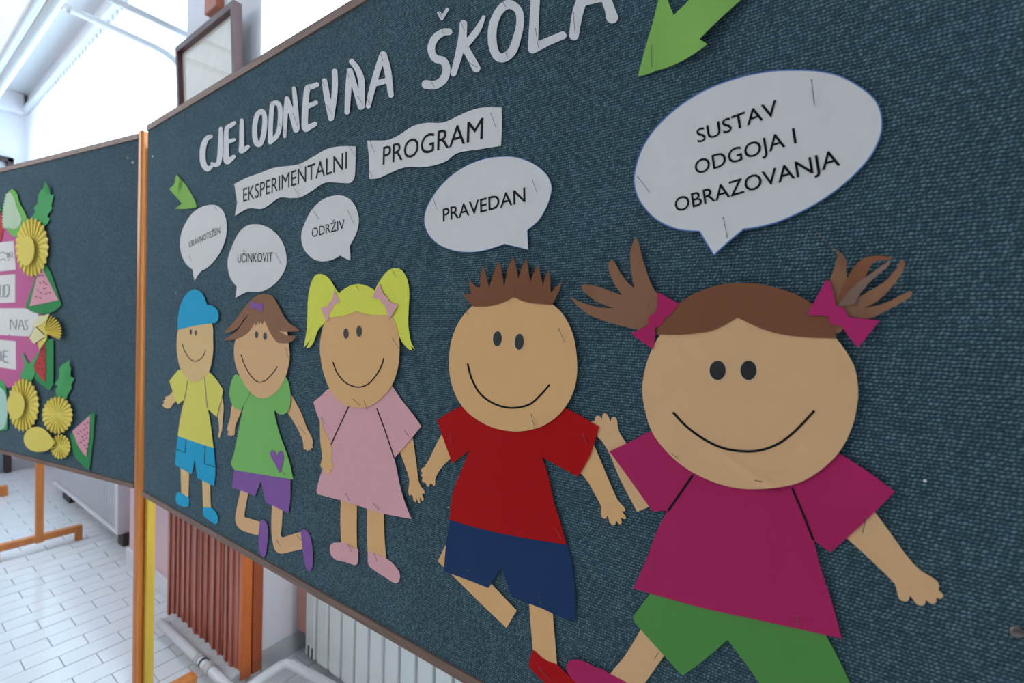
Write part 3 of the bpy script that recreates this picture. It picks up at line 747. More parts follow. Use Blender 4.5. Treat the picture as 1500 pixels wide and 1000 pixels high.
cut('bow', MB, a([(290, 150, 1), (310, 165), (330, 172), (380, 170, 1), (374, 200), (370, 237, 1), (340, 225), (322, 206), (280, 212, 1), (286, 180)]), 6, f, P_PURP, hr)

# --- girl in the pink dress
a = lambda p: Z(430, 380, 4.165, p); b = lambda p: Z(430, 590, 3.5714, p)
f = field(MB, [(600, 755, 0.03, 0.004)], amp=0.0010)
k = kid('paper_girl', 'paper girl with yellow pigtails, pink bows and a pink dress', 540, 620)
cut('arm', MB, b([(600, 150, 1), (622, 180), (640, 300), (655, 410), (668, 440), (681, 452), (687, 473), (672, 475), (681, 503), (672, 512), (659, 492), (663, 522), (653, 522), (641, 496), (640, 518), (629, 513), (620, 480), (606, 484), (600, 465), (605, 400), (580, 320), (550, 240, 1)]), 0, f, P_SKIN, k)
cut('leg', MB, b([(248, 480, 1), (245, 620), (250, 745, 1), (332, 770, 1), (330, 660), (332, 500, 1)]), 0, f, P_SKIN, k)
cut('leg', MB, b([(385, 520, 1), (384, 680), (388, 790, 1), (484, 812, 1), (475, 690), (472, 540, 1)]), 0, f, P_SKIN, k)
cut('shoe', MB, b([(190, 752), (205, 733), (250, 730), (288, 740), (310, 760), (337, 763), (338, 800), (335, 838), (322, 848), (270, 832), (220, 820), (195, 792)]), 1, f, P_PINK, k)
cut('shoe', MB, b([(388, 775, 1), (430, 790), (480, 812), (520, 840), (550, 880), (557, 910), (545, 940), (520, 938), (480, 912), (430, 880), (394, 850), (388, 812)]), 1, f, P_PINK, k)
sh = cut('dress', MB, b([(190, -75), (145, -38), (103, -5, 1), (125, 65), (160, 140), (196, 217, 1), (180, 275), (150, 350), (130, 415), (120, 460), (128, 477), (280, 518), (450, 573), (617, 607, 1), (582, 520), (556, 430), (540, 350), (526, 290, 1), (600, 205), (668, 122, 1), (625, 60), (565, -15), (512, -95, 1), (350, -40)]), 2, f, P_PINK, k)
line('seam_line', MB, b([(288, 20), (240, 120), (197, 216)]), 1.3, 2, f, M_INK, k); line('seam_line', MB, b([(436, 30), (480, 150), (526, 288)]), 1.3, 2, f, M_INK, k)
cut('arm', MB, b([(137, 72, 1), (140, 200), (150, 280), (142, 318), (141, 335), (151, 340), (152, 356), (162, 350), (168, 372), (178, 372), (183, 366), (191, 372), (193, 347), (205, 344), (208, 328), (198, 305), (200, 240), (190, 205), (160, 140)]), 3, f, P_SKIN, k)
cut('pigtail', MB, a([(280, 225), (248, 165), (212, 110), (170, 88), (132, 97), (105, 150), (88, 240), (85, 340), (80, 430), (70, 490), (62, 536, 1), (84, 512), (103, 482, 1), (90, 515), (76, 541, 1), (98, 535), (122, 505), (150, 430), (190, 385), (240, 300)]), 3, f, P_HAIRY, k)
cut('pigtail', MB, a([(495, 200), (540, 108), (580, 65), (620, 52), (660, 65), (693, 120), (706, 200), (702, 300), (700, 400), (716, 500), (742, 552, 1), (726, 536), (716, 528), (726, 556, 1), (700, 545), (660, 500), (630, 430), (600, 350), (550, 260)]), 3, f, P_HAIRY, k)
hd = cut('head', MB, a([(190, 385), (165, 480), (161, 560), (180, 680), (220, 790), (280, 860), (340, 895), (400, 904), (460, 895), (520, 860), (592, 780), (632, 680), (646, 560), (640, 460), (600, 345), (500, 260), (390, 230), (260, 290)]), 4, f, P_SKIN, k)
cut('eye', MB, a(ell(319, 451, 15, 31)), 5, f, P_EYE, hd, 0, th=1e-4); cut('eye', MB, a(ell(399, 438, 16, 34)), 5, f, P_EYE, hd, 0, th=1e-4)
line('smile', MB, a([(241, 628), (265, 690), (310, 745), (360, 772), (410, 777), (460, 755), (507, 700), (535, 650), (550, 603)]), 1.5, 4, f, M_INK, hd)
cut('fringe', MB, a([(205, 352, 1), (225, 285), (268, 217), (320, 172), (380, 150), (440, 158), (500, 190), (560, 260), (600, 333, 1), (570, 338), (500, 338), (430, 330), (385, 312, 1), (340, 333), (270, 348)]), 5, f, P_HAIRY, k)
cut('bow', MB, a([(245, 190, 1), (285, 255, 1), (245, 276), (237, 300), (217, 330), (206, 380, 1), (186, 345), (163, 290, 1), (202, 290), (212, 268), (234, 247)]), 6, f, P_PINK, k)
cut('bow', MB, a([(525, 145, 1), (545, 205), (572, 232), (588, 258), (637, 275, 1), (612, 322), (582, 362, 1), (566, 312), (558, 284), (535, 262), (520, 240), (478, 235, 1), (500, 190)]), 6, f, P_PINK, k)

# --- boy in red
a = lambda p: Z(640, 360, 3.5696, p); b = lambda p: Z(600, 590, 4.545, p); c = lambda p: Z(630, 740, 3.8467, p)
f = field(MB, [(720, 450, 0.05, 0.002)], amp=0.0012)
k = kid('paper_boy', 'paper boy with spiky brown hair, red shirt and navy blue shorts', 740, 700)
cut('arm', MB, b([(215, 205, 1), (160, 310), (122, 390), (98, 425), (80, 438), (75, 455), (88, 466), (74, 482), (86, 494), (82, 518), (94, 530), (106, 530), (117, 556), (131, 554), (135, 536), (151, 541), (160, 556), (170, 540), (170, 510), (192, 460), (230, 410), (275, 365), (330, 250, 1)]), 0, f, P_SKIN, k)
cut('arm', MB, b([(1215, 250, 1), (1270, 380), (1320, 500), (1382, 640), (1420, 686), (1437, 708), (1430, 722), (1413, 720), (1436, 752), (1440, 770), (1424, 772), (1403, 762), (1414, 794), (1402, 808), (1388, 800), (1373, 782), (1371, 805), (1352, 813), (1332, 795), (1318, 748), (1308, 768), (1288, 768), (1273, 740), (1275, 690), (1240, 620), (1190, 530), (1130, 455, 1)]), 0, f, P_SKIN, k)
cut('leg', MB, c([(86, 225, 1), (43, 315, 1), (120, 388), (270, 537), (430, 690, 1), (488, 592, 1), (345, 442, 1), (240, 330)]), 0, f, P_SKIN, k)
cut('leg', MB, c([(556, 520, 1), (565, 650), (580, 830, 1), (716, 905, 1), (702, 740), (688, 580, 1)]), 0, f, P_SKIN, k)
cut('shoe', MB, c([(582, 815), (566, 855), (558, 905), (600, 955), (660, 1010), (740, 1060), (850, 1095), (930, 1085), (925, 1050), (840, 1010), (770, 950), (716, 898), (650, 872), (605, 835)]), 1, f, P_RED, k)
cut('shorts', MB, c([(112, 70, 1), (90, 220), (77, 371, 1), (200, 415), (328, 465, 1), (403, 348, 1), (430, 430), (460, 515, 1), (550, 550), (640, 585), (760, 640), (820, 652, 1), (818, 500), (803, 345), (768, 200, 1), (440, 130)]), 1, f, P_NAVY, k)
sh = cut('shirt', MB, b([(355, 15, 1), (270, 58), (183, 115, 1), (225, 240), (285, 403, 1), (400, 312, 1), (352, 430), (297, 570), (274, 680), (265, 777, 1), (450, 831), (700, 886), (1045, 943, 1), (1002, 790), (960, 660), (922, 480), (880, 360, 1), (1120, 492, 1), (1200, 350), (1262, 160, 1), (1150, 92), (1030, 30, 1), (700, 100)]), 2, f, P_RED, k)
hd = cut('head', MB, a([(190, 310), (122, 385), (80, 480), (64, 580), (70, 690), (102, 790), (155, 865), (230, 920), (310, 955), (410, 970), (490, 961), (560, 938), (640, 880), (702, 790), (730, 690), (731, 580), (710, 460), (662, 362), (603, 305), (500, 240), (400, 220), (280, 250)]), 4, f, P_SKIN, k, 0.012)
for (x, y, rx, ry) in ((316, 485, 23, 39), (430, 501, 24, 42)):
    cut('eye_edge', MB, a(ell(x, y, rx+2.5, ry+2.5, tilt=0.06)), 4.4, f, P_PALE, hd, 0, th=1e-4); cut('eye', MB, a(ell(x, y, rx, ry, tilt=0.06)), 4.8, f, P_EYE, hd, 0, th=1e-4)
line('smile', MB, a([(161, 618), (180, 690), (220, 765), (280, 815), (350, 842), (420, 845), (490, 825), (545, 775), (588, 727)]), 2.3, 4, f, M_INK, hd)
cut('hair', MB, a([(190, 317, 1), (160, 283), (135, 252, 1), (180, 252, 1), (170, 215), (168, 170, 1), (195, 205), (225, 220, 1), (228, 160), (241, 98, 1), (256, 150), (273, 220, 1), (297, 140), (322, 75, 1), (337, 130), (352, 210, 1), (370, 120), (398, 55, 1), (414, 110), (425, 172, 1), (443, 115), (468, 65, 1), (478, 120), (487, 187, 1), (508, 135), (528, 98, 1), (542, 150), (555, 207, 1), (566, 160), (585, 128, 1), (592, 180), (595, 246, 1), (620, 216), (653, 190, 1), (637, 240), (603, 308, 1), (550, 305), (470, 295), (400, 268, 1), (340, 298), (270, 315)]), 5, f, P_BROWN, k)

# --- girl in magenta (largest)
h = lambda p: Z(830, 330, 5, p); i_ = lambda p: Z(1130, 320, 4.761, p); j = lambda p: Z(900, 400, 3.03, p)
kk = lambda p: Z(860, 590, 3.448, p); l = lambda p: Z(1080, 640, 3.125, p); m_ = lambda p: Z(820, 820, 3.409, p)
CURL5 = [(930, 350, 0.016, 0.004), (852, 420, 0.018, 0.004), (1300, 715, 0.03, 0.004), (1175, 415, 0.03, 0.002)]
f = field(MB, CURL5, amp=0.0012)
fh = field(MB, CURL5, [(1036, 652, 1150, 722, 0.0050, 0.0050)], amp=0.0012)
fl = field(MB, [(1345, 430, 0.02, 0.012), (1325, 385, 0.02, 0.012), (1225, 372, 0.012, 0.010), (1295, 380, 0.02, 0.008)], amp=0.0012)
k = kid('paper_girl', 'largest paper girl with brown ponytails, magenta bows, magenta top and green shorts', 1090, 760)
cut('arm', MB, kk([(18, 93, 1), (40, 88), (41, 74), (52, 64), (66, 70), (74, 82), (78, 62), (88, 51), (102, 60), (111, 76), (118, 96), (123, 76), (136, 70), (149, 79), (153, 105), (158, 135), (172, 165), (200, 208), (245, 330), (312, 525, 1), (253, 550, 1), (205, 460), (160, 370), (110, 250), (76, 195), (52, 168), (50, 125)]), 0, f, P_SKIN2, k)
cut('arm', MB, l([(610, 315, 1), (702, 440), (780, 548), (836, 608), (880, 635), (914, 658), (926, 680), (921, 700), (940, 716), (943, 732), (926, 740), (912, 735), (910, 756), (895, 763), (880, 758), (864, 746), (858, 765), (835, 771), (815, 757), (791, 726), (785, 745), (765, 752), (740, 738), (730, 700), (718, 668), (640, 590), (560, 515), (480, 445, 1)]), 0, f, P_SKIN2, k)
cut('leg', MB, m_([(420, 320, 1), (330, 470), (250, 570), (180, 680, 1), (340, 720, 1), (425, 614), (540, 450, 1)]), 0, f, P_SKIN2, k)
cut('shoe', MB, m_([(35, 522), (52, 502), (90, 498), (132, 511), (180, 536), (215, 546), (258, 573), (330, 612), (400, 680), (380, 740), (280, 740), (160, 680), (80, 614), (46, 572), (32, 545)]), 1, f, P_MAG, k)
cut('shorts', MB, m_([(480, 130, 1), (400, 235), (368, 282), (367, 300), (405, 348), (460, 410), (613, 578, 1), (730, 492), (838, 398, 1), (930, 520), (1120, 790, 1), (1300, 800), (1540, 800, 1), (1450, 614), (1380, 470), (1310, 340, 1), (900, 200)]), 1, f, P_GRN, k)
sh = cut('top', MB, kk([(340, 145), (225, 193), (113, 245, 1), (220, 392), (330, 548, 1), (407, 543, 1), (383, 585), (340, 680), (300, 790), (232, 937, 1)]) + m_([(700, 236), (1000, 302), (1300, 368), (1408, 391, 1)]) + l([(428, 740), (382, 600), (349, 472, 1), (428, 528, 1), (580, 390), (722, 250, 1), (600, 160), (462, 70, 1), (250, 60), (0, 80)]), 2, f, P_MAG, k, 0.013)
line('seam_line', MB, kk([(530, 370), (475, 450), (412, 540)]), 3.0, 2, f, M_INK, k); line('seam_line', MB, l([(253, 237), (300, 348), (347, 468)]), 2.8, 2, f, M_INK, k)
cut('ponytail', MB, h([(700, 520), (665, 500), (620, 430), (580, 320), (550, 220), (527, 125), (503, 83, 1), (480, 140), (466, 205), (468, 290), (480, 380), (495, 458, 1), (440, 408), (385, 330), (345, 255, 1), (322, 258), (303, 288), (312, 342), (350, 430), (408, 513, 1), (330, 485), (240, 450), (150, 432), (112, 437), (116, 470), (165, 520), (245, 570), (348, 605, 1), (250, 602), (160, 580), (90, 555), (25, 522, 1), (80, 590), (160, 650), (250, 690), (350, 722), (515, 765), (600, 790), (700, 805, 1)]), 3, f, P_BROWN2, k)
hd = cut('head', MB, j([(208, 268), (150, 378), (125, 490), (130, 580), (165, 700), (230, 790), (310, 860), (400, 910), (500, 945), (600, 958), (730, 950), (830, 925), (920, 870), (1000, 790), (1055, 682), (1080, 570), (1080, 490), (1060, 402), (980, 285), (850, 180), (540, 130), (320, 180)]), 5, fh, P_SKIN2, k, 0.0048)
for (x, y) in ((458, 431), (595, 431)):
    cut('eye_edge', MB, j(ell(x, y, 38.5, 45.5)), 5.4, fh, P_PALE, hd, 0, th=1e-4); cut('eye', MB, j(ell(x, y, 36, 43)), 5.8, fh, P_EYE, hd, 0, th=1e-4)
line('smile', MB, j([(263, 620), (320, 680), (400, 738), (480, 775), (570, 790), (650, 785), (730, 755), (800, 702), (885, 613)]), 3.0, 5, fh, M_INK, hd)
cut('crown_hair', MB, j([(190, 272, 1), (200, 210), (260, 155), (310, 117), (370, 84), (450, 56), (540, 43), (650, 50), (770, 80), (870, 130), (960, 215), (985, 290, 1), (860, 285), (740, 271), (650, 245), (545, 197, 1), (480, 235), (420, 258), (310, 272)]), 6, f, P_BROWN, k)
pt = cut('ponytail', MB, i_([(330, 640, 1), (440, 810, 1), (492, 780), (530, 690), (600, 692), (680, 697), (790, 650), (880, 600), (960, 555), (985, 520), (970, 507), (900, 535), (830, 572), (740, 605), (642, 624, 1), (720, 590), (800, 520), (860, 450), (910, 380), (930, 320), (926, 292), (905, 290), (870, 350), (790, 440), (690, 500), (585, 562, 1), (540, 560), (450, 590)]), 5, fl, P_BROWN2, k)
cut('strand', MB, i_([(430, 600, 1), (408, 440), (440, 340), (460, 240), (425, 205), (360, 140), (300, 78, 1), (345, 118), (410, 190), (460, 222), (500, 256), (524, 300), (521, 360), (524, 430), (500, 560, 1)]), 6, fl, P_BROWN2, pt)
cut('strand', MB, i_([(450, 610, 1), (490, 490), (530, 410), (580, 335), (635, 282), (700, 262), (780, 261), (858, 278, 1), (800, 288), (740, 295), (700, 318), (670, 375), (620, 470), (560, 560, 1)]), 6.5, fl, P_BROWN, pt)
cut('strand', MB, i_([(460, 610, 1), (520, 530), (600, 450), (700, 380), (780, 320), (840, 292, 1), (800, 345), (730, 402), (670, 462), (620, 522), (580, 600, 1)]), 7.2, fl, paper('grey_brown_paper', (0.27, 0.17, 0.125)), pt)
cut('bow', MB, h([(668, 488, 1), (745, 530), (820, 572, 1), (790, 620), (760, 655), (712, 690), (705, 715), (680, 740), (650, 748), (648, 820), (632, 907, 1), (550, 850), (470, 792, 1), (530, 765), (603, 717), (595, 690), (612, 662), (648, 640), (662, 590)]), 7, f, P_MAG, k)
cut('bow', MB, i_([(385, 423, 1), (410, 445), (432, 515), (452, 607), (490, 615), (520, 650), (540, 685), (640, 698), (757, 710, 1), (685, 800), (605, 900, 1), (545, 830), (482, 747), (430, 742), (402, 712), (390, 678), (250, 675, 1), (318, 545)]), 8, f, paper('bright_magenta_paper', (0.56, 0.030, 0.17)), k)

# --- speech bubbles
def mk_bubble(label, tf, pts, texts, f, cxy, outline=None, layer=0, lw=1.2):
    k = bubble(label, *cxy)
    cut('paper', MB, tf(pts), layer, f, P_WHITE, k, 0.012)
    if outline: line('printed_outline', MB, tf(pts), lw, layer, f, outline, k, closed=True, over=0.0002)
    for (s, bl, br, tl, bold) in texts:
        q = tf([bl, br, tl]); text('lettering', MB, s, q[0][:2], q[1][:2], q[2][:2], layer, f, M_INK, k, bold=bold)
    return k
fb = field(MB, amp=0.0012)
n_ = lambda p: Z(230, 240, 5, p)
mk_bubble('smallest speech bubble, tilted, reading URAVNOTEŽEN, above the blue cap', n_, [(400, 298), (450, 312), (488, 352), (508, 420), (510, 490), (495, 570), (460, 650), (410, 720), (362, 763), (325, 782, 1), (300, 815), (275, 855, 1), (265, 815), (262, 775, 1), (218, 738), (185, 680), (168, 600), (175, 520), (200, 450), (250, 370), (320, 318)],
          [('URAVNOTEŽEN', (236, 612), (462, 507), (233, 566), -0.004)], fb, (300, 350))
mk_bubble('round speech bubble reading UČINKOVIT, above the brown-haired girl', n_, [(690, 443), (762, 446), (830, 475), (890, 530), (930, 600), (948, 680), (944, 750), (912, 820), (860, 880), (800, 920), (740, 938), (660, 935, 1), (620, 955), (573, 982, 1), (580, 940), (583, 898, 1), (540, 840), (518, 760), (520, 690), (550, 600), (595, 510), (640, 463)],
          [('UČINKOVIT', (588, 723), (845, 716), (588, 655), 0.0)], fb, (375, 380))
mk_bubble('speech bubble reading ODRŽIV, above the girl with yellow pigtails', lambda p: Z(420, 270, 7.692, p), [(560, 122), (640, 130), (710, 165), (770, 240), (800, 320), (812, 400), (800, 500), (760, 600), (707, 697, 1), (715, 780), (718, 860, 1), (660, 832), (600, 800, 1), (540, 835), (480, 858), (400, 867), (320, 850), (250, 800), (190, 720), (164, 620), (170, 530), (210, 420), (270, 305), (350, 212), (450, 148)],
          [('ODRŽIV', (283, 598), (652, 500), (275, 492), 0.0)], fb, (482, 330))
mk_bubble('speech bubble reading PRAVEDAN, above the boy with spiky hair', lambda p: Z(610, 220, 6.25, p), [(800, 57), (900, 62), (1000, 90), (1105, 143), (1190, 220), (1228, 290), (1237, 370), (1200, 500), (1120, 640), (1015, 733, 1), (1020, 820), (1023, 910, 1), (920, 885), (808, 858, 1), (700, 895), (580, 925), (460, 932), (330, 915), (200, 860), (110, 770), (72, 660), (80, 570), (110, 490), (200, 350), (330, 222), (480, 130), (640, 75)],
          [('PRAVEDAN', (243, 652), (998, 470), (240, 530), 0.006)], fb, (715, 300), M_BLUELINE, 0, 0.7)
mk_bubble('largest speech bubble reading SUSTAV ODGOJA I OBRAZOVANJA, at the right', lambda p: Z(900, 80, 3.226, p), [(860, 73), (960, 78), (1060, 100), (1160, 152), (1230, 212), (1260, 280), (1260, 370), (1210, 480), (1100, 598), (960, 700), (800, 780), (700, 810), (610, 825, 1), (540, 883), (470, 946, 1), (435, 890), (402, 835, 1), (300, 825), (200, 780), (125, 700), (95, 620), (97, 550), (132, 440), (200, 340), (310, 240), (440, 162), (600, 105), (740, 78)],
          [('SUSTAV', (394, 418), (776, 282), (384, 350), 0.004), ('ODGOJA I', (384, 568), (862, 417), (372, 500), 0.004), ('OBRAZOVANJA', (290, 745), (1069, 521), (280, 676), 0.004)], field(MB, [(1090, 370, 0.03, 0.004)], amp=0.0014), (1110, 235), M_BLUELINE, 1, 1.6)
r_ = lambda p: Z(330, 140, 3.571, p)
k = empty('word_strip', tuple(MB.P(432, 265, 0))); tag(k, 'wavy-edged white paper strip reading EKSPERIMENTALNI', 'word strip', 'paper word strips on the large board')
cut('paper', MB, r_([(47, 462, 1), (110, 430), (180, 405), (260, 376), (380, 360), (450, 325), (530, 280), (600, 265), (682, 265, 1), (681, 350), (675, 430), (652, 456), (600, 456), (520, 456), (450, 500), (390, 532), (340, 535), (285, 533), (230, 570), (190, 592), (120, 590), (50, 628, 1), (62, 560, 1)]), 0, fb, P_WHITE, k, 0.012)
text('lettering', MB, 'EKSPERIMENTALNI', *[q[:2] for q in r_([(93, 557), (636, 381), (88, 483)])], 0, fb, M_INK, k, bold=0.0)
k = empty('word_strip', tuple(MB.P(640, 210, 0))); tag(k, 'wavy-edged white paper strip reading PROGRAM', 'word strip', 'paper word strips on the large board')
cut('paper', MB, r_([(742, 235, 1), (850, 232), (910, 205), (980, 160), (1050, 142), (1140, 140), (1220, 105), (1290, 75), (1350, 62), (1445, 62, 1), (1447, 160), (1442, 262, 1), (1330, 280), (1215, 300), (1150, 345), (1050, 372), (940, 375), (860, 405), (800, 432), (752, 435, 1), (752, 340)]), 0, fb, P_WHITE, k, 0.012)
text('lettering', MB, 'PROGRAM', *[q[:2] for q in r_([(823, 362), (1346, 225), (820, 264)])], 0, fb, M_INK, k)

# --- arrows
v_ = lambda p: Z(900, 0, 7.143, p)
fa = field(MB, [(1035, 65, 0.025, 0.007), (1060, 10, 0.05, 0.004)], amp=0.0012)
k = cut('paper_arrow', MB, v_([(245, 797, 1), (330, 480), (400, 240), (445, 60), (500, -180, 1), (550, -20), (620, 158, 1), (780, 0), (1000, -260, 1), (1560, -220, 1), (1320, 0), (1100, 200), (888, 408, 1), (975, 462, 1), (850, 550), (700, 640), (540, 710), (430, 740), (330, 782)]), 1, fa, P_ARR, None, 0.008)
tag(k, 'large green paper arrow pointing down beside the word ŠKOLA', 'paper arrow', 'green paper arrows')
k = cut('paper_arrow', MB, n_([(142, 78, 1), (180, 120), (225, 175), (262, 240), (286, 292), (287, 318, 1), (210, 330), (130, 328, 1), (160, 308), (182, 290, 1), (140, 242), (88, 182, 1), (125, 150), (132, 110)]), 1, field(MB, [(262, 270, 0.02, 0.008)], amp=0.001), P_ARR, None, 0.008)
tag(k, 'small green paper arrow pointing down at the leftmost speech bubble', 'paper arrow', 'green paper arrows')

# --- heading letters
def letter(ch, label, ox, oy, s, groups):
    g2 = [[(ox+x/s, oy+y/s, r/s) for (x, y, r) in g] for g in groups]
    o = strokes('paper_letter', MB, g2, 1.0 if s > 4.6 else 1.4, 0, field(MB, amp=0.0014), P_LET, None)
    tag(o, label, 'paper letter', 'white paper letters of the heading')
A1 = (280, 60, 4.6875)
letter('C', 'white paper letter C that starts the heading', *A1, [[(136, 655, 13), (105, 672, 17), (82, 730, 20), (78, 800, 20), (88, 850, 20), (112, 878, 18), (138, 862, 11)]])
letter('J', 'white paper letter J, second in the heading', *A1, [[(203, 602, 13), (201, 700, 17), (197, 790, 18), (185, 840, 16), (160, 850, 14), (142, 840, 10)]])
letter('E', 'white paper letter E between J and L in the heading', *A1, [[(297, 562, 12), (268, 582, 15), (243, 606, 15), (240, 720, 18), (243, 822, 20), (270, 812, 16), (292, 795, 14)], [(244, 696, 13), (270, 686, 13), (294, 678, 12)]])
letter('L', 'white paper letter L before the O in the smaller heading word', *A1, [[(348, 543, 12), (347, 600, 16), (347, 680, 17), (345, 752, 19)], [(348, 755, 17), (370, 742, 15), (390, 726, 13)]])
letter('O', 'white paper letter O before the D in the heading', *A1, [[(485, 482, 16), (455, 505, 17), (438, 570, 17), (437, 650, 18), (450, 703, 18), (475, 705, 16), (495, 650, 17), (505, 570, 17), (503, 510, 16), (485, 482, 16)]])
letter('D', 'white paper letter D in the heading', *A1, [[(556, 438, 16), (546, 560, 16), (543, 692, 17)], [(556, 432, 16), (592, 426, 16), (611, 470, 16), (608, 580, 16), (588, 650, 16), (546, 690, 16)]])
letter('N', 'white paper letter N between D and E in the heading', *A1, [[(656, 392, 13), (648, 500, 16), (644, 600, 12), (642, 655, 11)], [(660, 396, 14), (688, 490, 20), (720, 608, 20)], [(706, 326, 14), (716, 430, 16), (728, 600, 17)]])
letter('E', 'white paper letter E between N and V in the heading', *A1, [[(862, 300, 17), (825, 315, 18), (797, 330, 20), (784, 460, 21), (782, 594, 22), (815, 588, 19), (850, 570, 16)], [(786, 455, 17), (820, 440, 16), (856, 424, 15)]])
letter('V', 'white paper letter V in the heading', *A1, [[(915, 274, 18), (930, 370, 21), (957, 535, 15)], [(985, 208, 19), (986, 340, 20), (962, 530, 18)]])
letter('N', 'white paper letter N after the V, its top bent outward', *A1, [[(1086, 202, 16), (1078, 340, 21), (1070, 488, 17)], [(1092, 205, 18), (1128, 330, 19), (1164, 452, 20)], [(1101, 140, 18), (1140, 190, 20), (1168, 270, 22), (1172, 380, 20), (1170, 450, 20)]])
letter('A', 'white paper letter A ending the smaller heading word', *A1, [[(1316, 92, 22), (1280, 200, 22), (1240, 340, 21), (1216, 446, 17)], [(1320, 94, 24), (1350, 210, 24), (1371, 370, 19)], [(1262, 292, 20), (1305, 282, 20), (1350, 268, 17)]])
A2 = (600, 0, 4.545)
o = letter('Š', 'white paper letter Š that starts the larger heading word, with its caron', *A2, [[(262, 212, 22), (222, 215, 24), (168, 255, 25), (143, 325, 25), (170, 388, 25), (222, 404, 26), (246, 460, 26), (225, 528, 27), (170, 565, 28), (110, 562, 30)], [(196, 86, 13), (213, 124, 11)], [(213, 124, 11), (250, 62, 11)]])
letter('K', 'white paper letter K in the larger heading word', *A2, [[(358, 158, 25), (345, 290, 27), (292, 490, 19)], [(494, 112, 11), (452, 198, 22), (372, 300, 22)], [(372, 320, 24), (410, 390, 26), (443, 453, 28)]])
letter('O', 'white paper letter O in the larger heading word', *A2, [[(655, 28, 30), (592, 80, 27), (553, 180, 29), (552, 290, 29), (578, 368, 28), (625, 384, 30), (682, 340, 29), (715, 250, 27), (735, 150, 25), (722, 65, 26), (655, 28, 30)]])
letter('L', 'white paper letter L in the larger heading word, cut by the frame top', *A2, [[(850, -120, 26), (840, -40, 30), (830, 120, 31), (820, 322, 33)], [(822, 322, 32), (930, 272, 27), (1018, 235, 26)]])
letter('A', 'white paper letter A ending the larger heading word', *A2, [[(1230, -230, 34), (1170, -60, 34), (1120, 80, 36), (1094, 235, 32)], [(1150, 10, 30), (1270, -20, 32)], [(1230, -230, 34), (1290, -60, 34), (1332, 60, 34), (1348, 114, 40)]])

